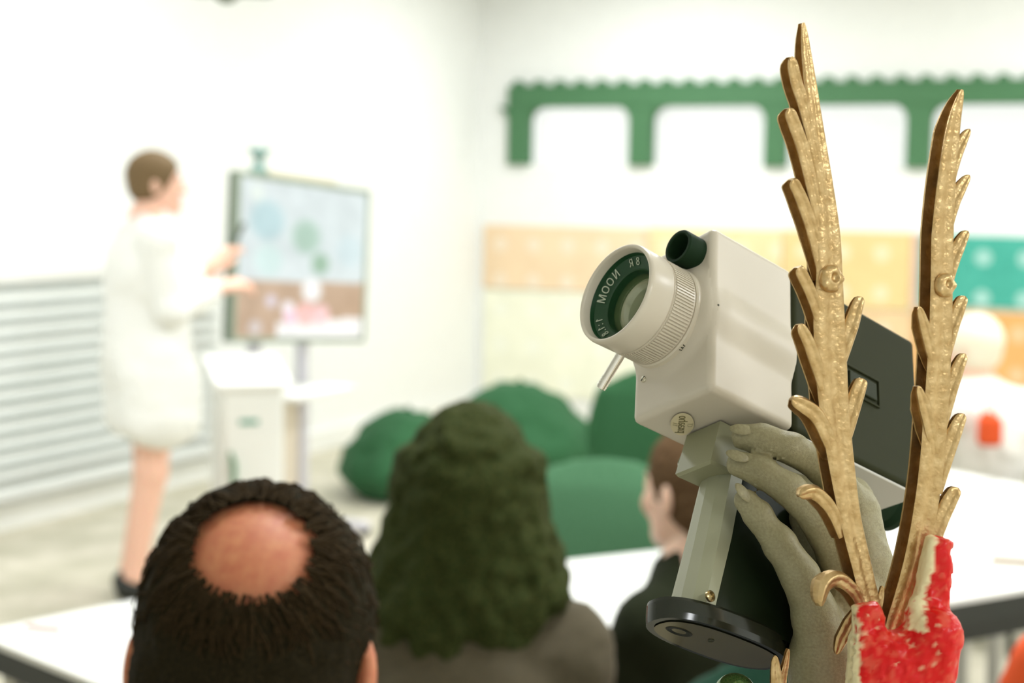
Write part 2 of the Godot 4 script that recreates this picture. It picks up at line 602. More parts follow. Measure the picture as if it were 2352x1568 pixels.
func wall_panels() -> void:
	# px left, px right, py top, py bottom (measured at the left edge), base, dots
	var list := [
		["peach wall panel with pale dots, leftmost of the upper row", 1114, 1490, 515, 660, rgb(240, 213, 178), rgb(242, 224, 200)],
		["cream yellow wall panel with pale dots above the movie camera", 1492, 1800, 520, 664, rgb(240, 220, 172), rgb(243, 229, 194)],
		["golden yellow wall panel with pale dots between the brass fronds", 1802, 2098, 527, 700, rgb(234, 208, 150), rgb(238, 222, 184)],
		["pink border strip beside the teal panel", 2100, 2114, 535, 705, rgb(240, 200, 184), rgb(240, 200, 184)],
		["teal wall panel with white dots at the right edge", 2116, 2480, 538, 700, rgb(74, 172, 154), rgb(160, 208, 198)],
		["pale cream wall panel, leftmost of the lower row", 1114, 1490, 662, 900, rgb(243, 243, 222), rgb(243, 244, 228)],
		["pale yellow wall panel behind the movie camera lens", 1492, 1800, 666, 910, rgb(244, 240, 212), rgb(246, 243, 226)],
		["peach and yellow wall panel under the golden one", 1802, 2098, 702, 915, rgb(236, 204, 160), rgb(240, 220, 192)],
		["orange wall panel with pale dots below the teal panel", 2100, 2480, 707, 905, rgb(228, 176, 110), rgb(232, 196, 150)],
	]
	for i in list.size():
		var l: Array = list[i]
		var a := in_room(on_plane(l[1], l[3], room_xf.basis.z, room_xf.origin))
		var b := in_room(on_plane(l[2], l[3], room_xf.basis.z, room_xf.origin))
		var lowest := in_room(on_plane(l[1], l[4], room_xf.basis.z, room_xf.origin)).y
		var w := b.x - a.x
		var h := a.y - lowest
		var t := thing("wall_panel", l[0], "wall panel", Transform3D(room_xf.basis, room_xf * Vector3(a.x, lowest, 0)), "dotted panels on the back wall")
		var g := Geo.new()
		g.box(T(Vector3(w * 0.5, h * 0.5, 0.012)), Vector3(w - 0.006, h - 0.006, 0.024), 0.003)
		part(t, "backing", g, mat(l[5], 0.9))
		var f := Geo.new()
		var q := [Vector3(0.006, 0.006, 0.0245), Vector3(w - 0.006, 0.006, 0.0245), Vector3(w - 0.006, h - 0.006, 0.0245), Vector3(0.006, h - 0.006, 0.0245)]
		var uvs := [Vector2(0, 1), Vector2(1, 1), Vector2(1, 0), Vector2(0, 0)]
		for k in 4: f.vert(q[k], Vector3.BACK, uvs[k])
		f.quad(0, 1, 2, 3)
		var m := mat(Color.WHITE, 0.9)
		m.albedo_texture = dots(l[5], l[6], w, h, 0.265, 0.055, 40 + i)
		part(t, "dotted_face", f, m)

func blinds() -> void:
	var v0: float = in_room(on_plane(488, 1000, room_xf.basis.x, room_xf.origin)).z
	var v1 := 10.4
	var t := thing("window_blind", "wide white horizontal slat blind covering the window behind the presenter", "blind", Transform3D(room_xf.basis, room_xf * Vector3(0.05, 0, 0)))
	var g := Geo.new()
	g.box(T(Vector3(-0.01, 1.185, (v0 + v1) * 0.5)), Vector3(0.075, 0.07, v1 - v0), 0.006)
	part(t, "head_rail", g, M.white)
	var s := Geo.new()
	s.box(Transform3D(Basis(Vector3.BACK, deg_to_rad(-46)), Vector3.ZERO), Vector3(0.062, 0.0025, v1 - v0))
	var sm := s.mesh()
	var m := mat(rgb(222, 224, 218), 0.55)
	var y := 0.2
	while y < 1.15:
		var o := part_mesh(t, "slat", sm, m)
		o.position = Vector3(0, y, (v0 + v1) * 0.5)
		y += 0.074
	var b := Geo.new()
	b.box(T(Vector3(0, 0.16, (v0 + v1) * 0.5)), Vector3(0.05, 0.022, v1 - v0), 0.005)
	part(t, "bottom_rail", b, M.white)
	for i in 6:
		var c := Geo.new()
		var z := lerpf(v0 + 0.25, v1 - 0.25, i / 5.0)
		c.tube([Vector3(0.034, 0.16, z), Vector3(0.034, 1.17, z)], [0.0015, 0.0015], 6)
		part(t, "cord", c, M.white)

# ------------------------------------------------------------------ furniture
func table(label: String, corners: Array, top_h: float) -> Node3D: # corners in order, world points; edge first
	var base := Vector3.ZERO
	for c in corners: base += c / corners.size()
	base.y = 0
	var t := thing("conference_table", label, "table", T(base), "white tables of the conference block")
	var poly := PackedVector2Array()
	for c in corners: poly.append(Vector2(c.x - base.x, -(c.z - base.z)))
	var up := Basis(Vector3.RIGHT, -PI / 2)
	var g := Geo.new()
	g.prism(Transform3D(up, Vector3(0, top_h - 0.012, 0)), poly, 0.012)
	part(t, "tabletop", g, M.white)
	var e := Geo.new()
	e.prism(Transform3D(up, Vector3(0, top_h - 0.062, 0)), poly, 0.05)
	part(t, "edge_band", e, M.black)
	for c in corners:
		var q := Vector3(c.x - base.x, 0, c.z - base.z) * 0.86
		var l := Geo.new()
		l.tube([q, q + Vector3(0, top_h - 0.062, 0)], [0.022, 0.024], 14)
		var leg := part(t, "leg", l, M.metal)
		var f := Geo.new()
		f.lathe(T(q), [Vector2(0, 0), Vector2(0.03, 0), Vector2(0.03, 0.012), Vector2(0.022, 0.02)], 14)
		part(leg, "foot", f, M.black)
	return t

func chair(called: String, label: String, pos: Vector3, yaw: float, m: Material, back_top := 0.92, back_low := 0.56, width := 0.46, legs: Material = null) -> Node3D:
	var t := thing(called, label, "chair", Transform3D(Basis(Vector3.UP, yaw), pos), "chairs round the tables")
	if legs == null: legs = M.black
	var s := Geo.new()
	s.box(T(Vector3(0, 0.44, 0)), Vector3(width, 0.07, 0.45), 0.034)
	part(t, "seat", s, m)
	# backrest: curved padded slab
	var f := Field.new(Vector3(-width * 0.5 - 0.05, back_low - 0.06, 0.12), Vector3(width * 0.5 + 0.05, back_top + 0.06, 0.36), 0.014)
	var hh := (back_top - back_low) * 0.5
	f.ball(Vector3(0, back_low + hh, 0.25), Vector3(width * 0.53, hh, 0.045), 0.02)
	f.brick(Vector3(0, back_low + hh, 0.25), Vector3(width * 0.42, hh * 0.72, 0.03), 0.028, 0.05)
	part(t, "backrest", f.geo(), m)
	for sx in [-1.0, 1.0]:
		var u := Geo.new()
		u.tube([Vector3(sx * width * 0.36, 0.43, 0.2), Vector3(sx * width * 0.36, back_low + 0.1, 0.265)], [0.012, 0.012], 10)
		part(t, "back_support", u, legs)
		for sz in [-1.0, 1.0]:
			var l := Geo.new()
			l.tube([Vector3(sx * width * 0.44, 0.0, sz * 0.2), Vector3(sx * width * 0.38, 0.42, sz * 0.16)], [0.011, 0.013], 10)
			part(t, "leg", l, legs)
	return t

func bean_bag(label: String, pos: Vector3, w: float, h: float, lean: float, seed_: int) -> void:
	var t := thing("bean_bag", label, "bean bag", T(pos), "dark green bean bags by the wall")
	var f := Field.new(Vector3(-w * 0.75, -0.05, -0.6), Vector3(w * 0.75, h + 0.15, 0.6), 0.022)
	f.ball(Vector3(0, h * 0.36, 0), Vector3(w * 0.5, h * 0.36, 0.42), 0.1)
	f.ball(Vector3(lean, h * 0.62, 0.02), Vector3(w * 0.36, h * 0.38, 0.3), 0.14)
	f.ball(Vector3(-lean * 0.8, h * 0.3, 0.1), Vector3(w * 0.42, h * 0.3, 0.36), 0.1)
	f.rough(fnoise(seed_, 5.0), 0.025)
	part(t, "cushion", f.geo(), M.green_fabric)
	var s := Geo.new()
	s.tube([Vector3(lean, h * 0.97, 0.02), Vector3(lean + 0.03, h * 1.02, 0.03), Vector3(lean + 0.06, h * 0.96, 0.04)], [0.01, 0.012, 0.01], 8)
	part(t, "handle_loop", s, M.green_fabric)

func tables_and_chairs() -> void:
	var h := 0.74
	# table whose corner shows at the lower left
	var apex: Vector3 = on_top(-60, 1452)
	var q1: Vector3 = on_top(305, 1378)
	var n1: Vector3 = on_top(225, 1568)
	var e1: Vector3 = (q1 - apex).normalized()
	var e2: Vector3 = (n1 - apex).normalized()
	table("white table with black edge, its corner beside the bald man", [apex, apex + e1 * 1.02, apex + e1 * 0.8 + e2 * 0.62, apex + e2 * 0.62], h)
	# table in front of the woman
	var a: Vector3 = on_top(1262, 1290)
	var b: Vector3 = on_top(1522, 1262)
	var u := (b - a).normalized()
	var v := Vector3(-u.z, 0, u.x)
	if v.z < 0: v = -v
	table("white table seen between the dark haired woman and the man", [a - u * 0.3, a + u * 0.46, a + u * 0.46 + v * 0.68, a - u * 0.3 + v * 0.68], h)
	# table on the right
	var c: Vector3 = on_top(2185, 1378)
	var d: Vector3 = on_top(2352, 1350)
	u = (d - c).normalized()
	v = Vector3(u.z, 0, -u.x)
	if v.z > 0: v = -v
	var right_table := table("white table with thick black edge behind the brass fronds", [c - u * 0.06, c + u * 1.3, c + u * 1.3 + v * 1.0, c + u * 0.5 + v * 1.0], h)
	table("far white table before the seated person with pale hair", [c + u * 0.52 + v * 1.02, c + u * 1.3 + v * 1.02, c + u * 1.3 + v * 2.0, c + u * 0.85 + v * 2.0], h)
	# apron of the right table
	var g := Geo.new()
	var len := 1.2
	g.box(Transform3D(Basis(u, Vector3.UP, u.cross(Vector3.UP)), c + u * (0.02 + len * 0.5) + v * 0.06 - Vector3(0, 0.09, 0) - right_table.position), Vector3(len, 0.06, 0.02), 0.004)
	part(right_table, "modesty_panel", g, M.black)
	# things lying on the tables
	var pc: Vector3 = on_top(2276, 1292)
	var pd: Vector3 = on_top(2440, 1304)
	var pen := thing("pencil", "brown wooden pencil on the right white table", "pencil", T(pc))
	var pg := Geo.new()
	var dir := (pd - pc).normalized()
	pg.tube([Vector3(0, 0.008, 0), Vector3(0, 0.008, 0) + dir * 0.17], [0.007, 0.007], 6)
	part(pen, "shaft", pg, mat(rgb(150, 120, 70), 0.6))
	var pt := Geo.new()
	pt.tube([Vector3(0, 0.008, 0) + dir * 0.17, Vector3(0, 0.008, 0) + dir * 0.195], [0.007, 0.001], 6)
	part(pen, "tip", pt, mat(rgb(220, 190, 140), 0.7))
	var ra: Vector3 = on_top(60, 1442)
	var rb: Vector3 = on_top(140, 1450)
	var cray := thing("crayon", "thin pale red pen on the lower left table", "pen", T(ra))
	var cg := Geo.new()
	cg.tube([Vector3(0, 0.004, 0), (rb - ra) + Vector3(0, 0.004, 0)], [0.004, 0.004], 8)
	part(cray, "barrel", cg, mat(rgb(222, 150, 140), 0.6))
	var ob := on_top(2272, 1024)
	var bag := thing("orange_bag", "small orange bag on the far table beside the pale haired person", "bag", T(ob))
	var bf := Field.new(Vector3(-0.09, -0.02, -0.07), Vector3(0.09, 0.2, 0.07), 0.008)
	bf.brick(Vector3(0, 0.052, 0), Vector3(0.042, 0.052, 0.03), 0.02, 0.01)
	bf.ball(Vector3(-0.008, 0.095, 0), Vector3(0.026, 0.03, 0.022), 0.02)
	part(bag, "pouch", bf.geo(), M.orange_fabric)
	var bs := Geo.new()
	bs.tube([Vector3(-0.03, 0.1, 0), Vector3(-0.02, 0.15, 0), Vector3(0.012, 0.155, 0), Vector3(0.024, 0.1, 0)], [0.005, 0.005, 0.005, 0.005], 8)
	part(bag, "strap", bs, mat(rgb(96, 110, 84), 0.8))
	# chairs
	var at1 := at(1395, 1240, 4.52)
	chair("padded_chair", "rounded grey green chair behind the white table", Vector3(at1.x, 0, at1.z), -0.1, M.seat_green, 0.93, 0.5, 0.52)
	var at2 := at(1418, 960, 6.3)
	chair("padded_chair", "dark green chair standing in front of the pale panels", Vector3(at2.x, 0, at2.z), 0.35, M.green_fabric, 0.97, 0.5, 0.44)
	var at3 := at(2565, 1500, 2.72)
	chair("padded_chair", "orange red chair at the lower right corner", Vector3(at3.x, 0, at3.z), -0.2, M.orange_fabric, 1.0, 0.6, 0.42)
	var at5 := at(-290, 1590, 2.8)
	chair("padded_chair", "beige chair at the lower left corner", Vector3(at5.x, 0, at5.z), 0.0, M.beige, 0.87, 0.58, 0.4)
	var at4 := at(1800, 1600, 2.05)
	chair("padded_chair", "dark teal chair below the movie camera grip", Vector3(at4.x, 0, at4.z - 0.25), 0.0, M.teal_fabric, 1.05, 0.6, 0.3)
	# bean bags
	bean_bag("dark green bean bag beside the television stand", at_height(915, 1130, 0.0), 0.6, 0.45, 0.02, 3)
	bean_bag("larger dark green bean bag under the pale panel", at_height(1200, 1092, 0.0), 0.86, 0.54, -0.05, 4)
	# white chair-like board behind the person in orange
	var wb := at(2360, 960, 7.0)
	var wt := thing("white_cabinet", "low white cabinet behind the seated person with pale hair", "cabinet", T(Vector3(wb.x, 0, wb.z)))
	var wg := Geo.new()
	wg.box(T(Vector3(0.1, 0.4, 0)), Vector3(0.5, 0.8, 0.4), 0.05)
	part(wt, "body", wg, M.white)
	var wd := Geo.new()
	wd.box(T(Vector3(0.1, 0.34, 0.205)), Vector3(0.44, 0.6, 0.02), 0.006)
	part(wt, "door", wd, mat(rgb(196, 200, 170), 0.6))

func tv_corner() -> void:
	var L := 7.1
	var R := 8.06
	var tl := at(549, 391, L)
	var bl := at(524, 786, L)
	var tr := at(849, 437, R)
	var br := at(834, 786, R)
	var x := ((tr - tl) + (br - bl)).normalized()
	var w := ((tr - tl).length() + (br - bl).length()) * 0.5
	var y := ((tl - bl) + (tr - br)).normalized()
	y = (y - x * x.dot(y)).normalized()
	var z := x.cross(y)
	var h := ((tl - bl).length() + (tr - br).length()) * 0.5
	var c := (tl + bl + tr + br) * 0.25
	var B := Basis(x, y, z)
	var t := thing("television", "large flat screen television on a trolley beside the presenter", "television", Transform3D(B, c))
	var g := Geo.new()
	g.box(T(Vector3(0, 0, -0.028)), Vector3(w, h, 0.045), 0.012)
	part(t, "housing", g, mat(rgb(110, 122, 108), 0.5))
	var bz := Geo.new()
	for s in [-1.0, 1.0]:
		bz.box(T(Vector3(s * (w * 0.5 - 0.012), 0, 0)), Vector3(0.024, h, 0.02), 0.004)
		bz.box(T(Vector3(0, s * (h * 0.5 - 0.012), 0)), Vector3(w - 0.05, 0.024, 0.02), 0.004)
	part(t, "bezel", bz, mat(rgb(140, 152, 134), 0.5))
	var im := Image.create(96, 72, false, Image.FORMAT_RGB8)
	var n := fnoise(9, 0.05)
	var blobs := [[0.2, 0.25, 0.16, rgb(178, 205, 208)], [0.5, 0.33, 0.14, rgb(168, 196, 180)], [0.62, 0.5, 0.09, rgb(150, 182, 158)], [0.22, 0.5, 0.13, rgb(206, 228, 224)], [0.86, 0.4, 0.14, rgb(206, 222, 224)], [0.12, 0.08, 0.07, rgb(224, 234, 226)], [0.4, 0.86, 0.07, rgb(246, 240, 238)], [0.25, 0.76, 0.05, rgb(214, 205, 216)], [0.56, 0.68, 0.1, rgb(250, 250, 248)], [0.38, 0.8, 0.06, rgb(246, 240, 244)], [0.52, 0.84, 0.1, rgb(243, 190, 184)], [0.4, 0.86, 0.06, rgb(246, 206, 222)], [0.64, 0.84, 0.09, rgb(243, 200, 200)], [0.14, 0.93, 0.06, rgb(210, 200, 196)]]
	for px in 96:
		for py in 72:
			var q := Vector2(px / 96.0, py / 72.0)
			var col := rgb(212, 222, 222)
			if q.y > 0.64 - 0.03 * q.x: col = rgb(190, 162, 136)
			if q.y > 0.91 - 0.06 * q.x and q.x > 0.3: col = rgb(248, 247, 244)
			for bl_ in blobs:
				var d: float = q.distance_to(Vector2(bl_[0], bl_[1])) / bl_[2]
				if d < 1.0: col = col.lerp(bl_[3], smoothstep(1.0, 0.55, d))
			var k := n.get_noise_2d(px, py) * 0.05
			im.set_pixel(px, py, Color(clampf(col.r + k, 0, 1), clampf(col.g + k, 0, 1), clampf(col.b + k, 0, 1)))
	var sm := mat(Color.BLACK, 0.25)
	sm.emission_enabled = true
	sm.emission = Color.BLACK
	sm.emission_texture = ImageTexture.create_from_image(im)
	sm.emission_energy_multiplier = 1.12
	var sg := Geo.new()
	var sw := w * 0.5 - 0.022
	var sh := h * 0.5 - 0.022
	var q4 := [Vector3(-sw, -sh, 0.003), Vector3(sw, -sh, 0.003), Vector3(sw, sh, 0.003), Vector3(-sw, sh, 0.003)]
	var uvs := [Vector2(0, 1), Vector2(1, 1), Vector2(1, 0), Vector2(0, 0)]
	for i in 4: sg.vert(q4[i], Vector3.BACK, uvs[i])
	sg.quad(0, 1, 2, 3)
	part(t, "screen", sg, sm, "lit screen with a blurred picture of a set table")
	var al := AreaLight3D.new()
	al.name = "screen_glow"
	al.area_size = Vector2(w - 0.06, h - 0.06)
	al.area_normalize_energy = true
	al.light_energy = 0.12
	al.light_color = rgb(225, 228, 224)
	al.shadow_enabled = true
	t.add_child(al)
	al.position = Vector3(0, 0, 0.02)
	al.rotation = Vector3(0, PI, 0)
	# cream bar along the top
	var tb := Geo.new()
	tb.box(T(Vector3(-0.02, h * 0.5 + 0.016, -0.03)), Vector3(w * 0.52, 0.03, 0.05), 0.008)
	part(t, "sound_bar", tb, mat(rgb(226, 216, 196), 0.6))
	# webcam with narrow waist
	var wc := thing("webcam", "small blue grey webcam on top of the television", "webcam", Transform3D(B, c + B * Vector3(-w * 0.5 + 0.2, h * 0.5, -0.03)))
	var wg := Geo.new()
	wg.lathe(T(Vector3.ZERO), [Vector2(0, 0), Vector2(0.045, 0.0), Vector2(0.04, 0.02), Vector2(0.02, 0.05), Vector2(0.018, 0.06)], 20, true)
	part(wc, "foot", wg, mat(rgb(130, 160, 152), 0.5))
	var wh := Geo.new()
	wh.lathe(T(Vector3(0, 0.06, 0)), [Vector2(0.018, 0), Vector2(0.03, 0.02), Vector2(0.052, 0.045), Vector2(0.05, 0.055), Vector2(0, 0.058)], 20, true)
	part(wc, "head", wh, mat(rgb(140, 172, 166), 0.5))
	# trolley
	var f0 := c + B * Vector3(-0.2, 0, -0.1)
	var tr_ := thing("tv_trolley", "pale metal television trolley with beige lower panel", "trolley", Transform3D(Basis(Vector3(x.x, 0, x.z).normalized(), Vector3.UP, Vector3(x.x, 0, x.z).normalized().cross(Vector3.UP)), Vector3(c.x, 0, c.z) - Vector3(z.x, 0, z.z).normalized() * 0.09))
	var hgt := c.y - h * 0.5 + 0.1
	for s in [-0.26, 0.12]:
		var pg := Geo.new()
		pg.box(T(Vector3(s, hgt * 0.5 + 0.04, 0)), Vector3(0.06, hgt - 0.08, 0.05), 0.012)
		part(tr_, "post", pg, M.pale_metal)
		var fg := Geo.new()
		fg.box(T(Vector3(s, 0.05, 0.06)), Vector3(0.07, 0.04, 0.62), 0.012)
		part(tr_, "foot", fg, M.pale_metal)
		for e in [-0.22, 0.34]:
			var cg := Geo.new()
			cg.lathe(Transform3D(Basis(Vector3.BACK, PI / 2), Vector3(s + 0.015, 0.03, e)), [Vector2(0, -0.015), Vector2(0.03, -0.015), Vector2(0.03, 0.015), Vector2(0, 0.015)], 18)
			part(tr_, "caster", cg, M.black)
	var shelf := Geo.new()
	shelf.box(T(Vector3(-0.07, 0.68, 0.1)), Vector3(0.5, 0.03, 0.32), 0.008)
	part(tr_, "shelf", shelf, M.white)
	var pn := Geo.new()
	pn.box(T(Vector3(-0.07, 0.39, 0.0)), Vector3(0.3, 0.52, 0.02), 0.004)
	part(tr_, "panel", pn, mat(rgb(222, 210, 192), 0.7))
	# white lectern
	var lp := at_height(566, 1300, 0.0)
	var lc := thing("lectern", "white lectern standing between the presenter and the television", "lectern", Transform3D(Basis(Vector3.UP, 0.35), lp))
	var lg := Geo.new()
	lg.box(T(Vector3(0, 0.4, 0)), Vector3(0.26, 0.78, 0.3), 0.02)
	part(lc, "body", lg, M.white)
	var lt := Geo.new()
	lt.box(Transform3D(Basis(Vector3.RIGHT, 0.25), Vector3(0, 0.83, 0)), Vector3(0.32, 0.03, 0.36), 0.008)
	part(lc, "top", lt, M.white)
	var lb := Geo.new()
	lb.box(T(Vector3(-0.02, 0.64, 0.152)), Vector3(0.08, 0.022, 0.008), 0.003)
	part(lc, "badge", lb, mat(rgb(96, 160, 140), 0.5), "small green badge")
	var lk := Geo.new()
	lk.tube([Vector3(-0.1, 0.52, 0.16), Vector3(-0.085, 0.47, 0.17), Vector3(-0.085, 0.38, 0.165)], [0.006, 0.012, 0.01], 8)
	part(lc, "handle", lk, mat(rgb(84, 140, 100), 0.5), "dark green curved handle")
	var ball := thing("white_ball", "white round ball at the foot of the lectern", "ball", T(lp + Vector3(-0.03, 0.0, 0.34)))
	var bg := Geo.new()
	bg.lathe(T(Vector3(0, 0.09, 0)), sphere_profile(0.09), 28, true)
	part(ball, "shell", bg, M.white)
	var bs := Geo.new()
	bs.lathe(T(Vector3.ZERO), [Vector2(0, 0), Vector2(0.07, 0), Vector2(0.075, 0.02), Vector2(0.05, 0.03)], 20)
	part(ball, "stand", bs, mat(rgb(110, 160, 140), 0.5))

func sphere_profile(r: float, k := 12) -> Array:
	var a := []
	for i in k + 1:
		var t := -PI / 2 + PI * i / k
		a.append(Vector2(cos(t) * r, sin(t) * r))
	return a

# ------------------------------------------------------------------ people
var head_geo: Geo
var hand_geo: Geo

func make_head() -> void: # faces -z, centre of the head at the origin
	var f := Field.new(Vector3(-0.11, -0.2, -0.14), Vector3(0.11, 0.14, 0.13), 0.005)
	f.ball(Vector3(0, 0.028, 0.012), Vector3(0.074, 0.087, 0.094), 0.01)
	f.ball(Vector3(0, -0.032, -0.03), Vector3(0.058, 0.08, 0.06), 0.03)
	f.cone(Vector3(-0.03, -0.07, -0.03), Vector3(0, -0.092, -0.07), 0.022, 0.02, 0.025)
	f.cone(Vector3(0.03, -0.07, -0.03), Vector3(0, -0.092, -0.07), 0.022, 0.02, 0.025)
	f.ball(Vector3(0, 0.022, -0.08), Vector3(0.045, 0.012, 0.012), 0.015)
	for s in [-1.0, 1.0]:
		f.ball(Vector3(s * 0.031, 0.003, -0.1), Vector3(0.018, 0.011, 0.014), 0.012, Basis.IDENTITY, true)
		f.ball(Vector3(s * 0.031, 0.003, -0.079), Vector3(0.013, 0.011, 0.012), 0.002)
		f.ball(Vector3(s * 0.077, -0.01, 0.012), Vector3(0.009, 0.032, 0.019), 0.006, Basis(Vector3.UP, s * 0.4))
		f.ball(Vector3(s * 0.038, -0.03, -0.07), Vector3(0.02, 0.02, 0.014), 0.02)
	f.cone(Vector3(0, 0.008, -0.09), Vector3(0, -0.03, -0.106), 0.007, 0.013, 0.01)
	f.ball(Vector3(0, -0.058, -0.088), Vector3(0.023, 0.006, 0.008), 0.005)
	f.ball(Vector3(0, -0.067, -0.086), Vector3(0.02, 0.006, 0.008), 0.005)
	f.cone(Vector3(0, -0.06, 0.02), Vector3(0, -0.19, 0.035), 0.05, 0.054, 0.03)
	head_geo = f.geo()
	for i in head_geo.v.size(): head_geo.col[i] = face_colour(head_geo.v[i])

func face_colour(p: Vector3) -> Color:
	if absf(p.x) < 0.024 and absf(p.y + 0.0625) < 0.011 and p.z < -0.088: return Color(0.8, 0.42, 0.4)
	for s in [-1.0, 1.0]:
		var d := Vector2(p.x - s * 0.031, (p.y - 0.003) * 1.4).length()
		if p.z < -0.08 and d < 0.011: return Color(0.06, 0.05, 0.04) if d < 0.0055 else Color(1.1, 1.15, 1.15)
		if p.z < -0.07 and absf(p.y - 0.026) < 0.005 and absf(p.x - s * 0.032) < 0.02: return Color(0.25, 0.2, 0.16)
	return Color(1, 1, 1)

func make_hand() -> void: # relaxed right hand: wrist at the origin, fingers along -z, palm down (-y), thumb at -x
	var f := Field.new(Vector3(-0.09, -0.08, -0.22), Vector3(0.07, 0.05, 0.04), 0.0042)
	f.cone(Vector3(0, 0, 0.02), Vector3(0, 0, -0.01), 0.026, 0.024, 0.01)
	for i in 4:
		var x := lerpf(-0.03, 0.032, i / 3.0)
		f.cone(Vector3(x * 0.55, 0, -0.01), Vector3(x, 0, -0.085), 0.018, 0.014, 0.012)
		var len: float = [0.07, 0.08, 0.073, 0.058][i]
		var k1 := Vector3(x * 1.08, -0.008, -0.085 - len * 0.42)
		var k2 := Vector3(x * 1.1, -0.024, -0.085 - len * 0.74)
		var k3 := Vector3(x * 1.1, -0.042, -0.085 - len * 0.92)
		f.chain([Vector3(x, 0, -0.085), k1, k2, k3], [0.0105, 0.0098, 0.009, 0.0078], 0.003)
	f.chain([Vector3(-0.02, -0.006, -0.02), Vector3(-0.045, -0.014, -0.05), Vector3(-0.054, -0.022, -0.08), Vector3(-0.05, -0.03, -0.105)], [0.017, 0.0135, 0.0115, 0.0095], 0.006)
	hand_geo = f.geo()

func mirrored(g: Geo) -> Geo:
	var r := Geo.new()
	for i in g.v.size():
		r.tint = g.col[i]
		r.vert(g.v[i] * Vector3(-1, 1, 1), g.n[i] * Vector3(-1, 1, 1))
	for i in range(0, g.idx.size(), 3): r.idx.append_array(PackedInt32Array([g.idx[i], g.idx[i + 2], g.idx[i + 1]]))
	return r

func aim(dir: Vector3, up := Vector3.UP) -> Basis: # -z along dir
	return Basis.looking_at(dir.normalized(), up)

func skin_mat(c: Color) -> StandardMaterial3D:
	var m := mat(c, 0.55)
	m.vertex_color_use_as_albedo = true
	m.subsurf_scatter_enabled = true
	m.subsurf_scatter_strength = 0.15
	return m

# joints: pelvis, chest, neck, head (point), head_b (Basis), sh, el, wr, hip, kn, an: [left, right]; toe direction -z
func body_geo(j: Dictionary, cell: float) -> Geo:
	var f := Field.new(j.lo, j.hi, cell)
	f.ball(j.pelvis, Vector3(0.165, 0.12, 0.115), 0.05)
	f.cone(j.pelvis, j.chest, 0.115, 0.125, 0.05)
	f.ball(j.chest, Vector3(0.165, 0.15, 0.11), 0.06)
	f.cone(j.chest, j.neck, 0.1, 0.058, 0.05)
	f.cone(j.neck, j.head + j.head_b * Vector3(0, -0.08, 0.025), 0.056, 0.052, 0.02)
	for s in 2:
		f.cone(j.neck, j.sh[s], 0.06, 0.056, 0.05)
		f.chain([j.sh[s], j.el[s], j.wr[s]], [0.052, 0.04, 0.026], 0.02)
		f.chain([j.hip[s], j.kn[s], j.an[s]], [0.088, 0.058, 0.04], 0.03)
		f.cone(j.an[s], j.toe[s], 0.036, 0.026, 0.02)
	var g := f.geo()
	g.add(head_geo, Transform3D(j.head_b, j.head))
	for s in 2:
		var b := aim(j.hand_dir[s], j.hand_up[s])
		g.add(mirrored(hand_geo) if s == 0 else hand_geo, Transform3D(b, j.wr[s]))
	return g

func top_geo(j: Dictionary, cell: float, extra := 0.014, hem := 0.0) -> Geo:
	var f := Field.new(j.lo, j.hi, cell)
	f.ball(j.pelvis + Vector3(0, 0.03, 0), Vector3(0.175 + extra, 0.11 + hem, 0.125 + extra), 0.05)
	f.cone(j.pelvis, j.chest, 0.125 + extra, 0.135 + extra, 0.05)
	f.ball(j.chest, Vector3(0.17 + extra, 0.155 + extra, 0.115 + extra), 0.06)
	f.cone(j.chest, j.neck, 0.105 + extra, 0.064 + extra * 0.5, 0.05)
	for s in 2:
		f.cone(j.neck + Vector3(0, -0.015, 0), j.sh[s], 0.064 + extra * 0.5, 0.058 + extra, 0.05)
		f.chain([j.sh[s], j.el[s], j.el[s].lerp(j.wr[s], 0.86)], [0.058 + extra, 0.046 + extra, 0.036 + extra * 0.6], 0.025)
	f.rough(fnoise(int(j.pelvis.y * 1000.0), 9.0), 0.012)
	return f.geo()

func trousers_geo(j: Dictionary, cell: float) -> Geo:
	var f := Field.new(j.lo, j.hi, cell)
	f.ball(j.pelvis, Vector3(0.18, 0.12, 0.13), 0.05)
	for s in 2: f.chain([j.hip[s], j.kn[s], j.an[s] + Vector3(0, 0.02, 0)], [0.1, 0.07, 0.056], 0.03)
	return f.geo()

func shoe_geo(j: Dictionary, s: int) -> Geo:
	var a: Vector3 = j.an[s]
	var t: Vector3 = j.toe[s]
	var f := Field.new(a.min(t) - Vector3(0.1, 0.1, 0.14), a.max(t) + Vector3(0.1, 0.06, 0.14), 0.009)
	var heel := Vector3(a.x, t.y + 0.008, a.z + 0.03)
	f.cone(heel, t, 0.04, 0.036, 0.02)
	f.cone(heel + Vector3(0, 0.02, 0), t + (t - heel).normalized() * 0.04, 0.036, 0.026, 0.02)
	return f.geo()

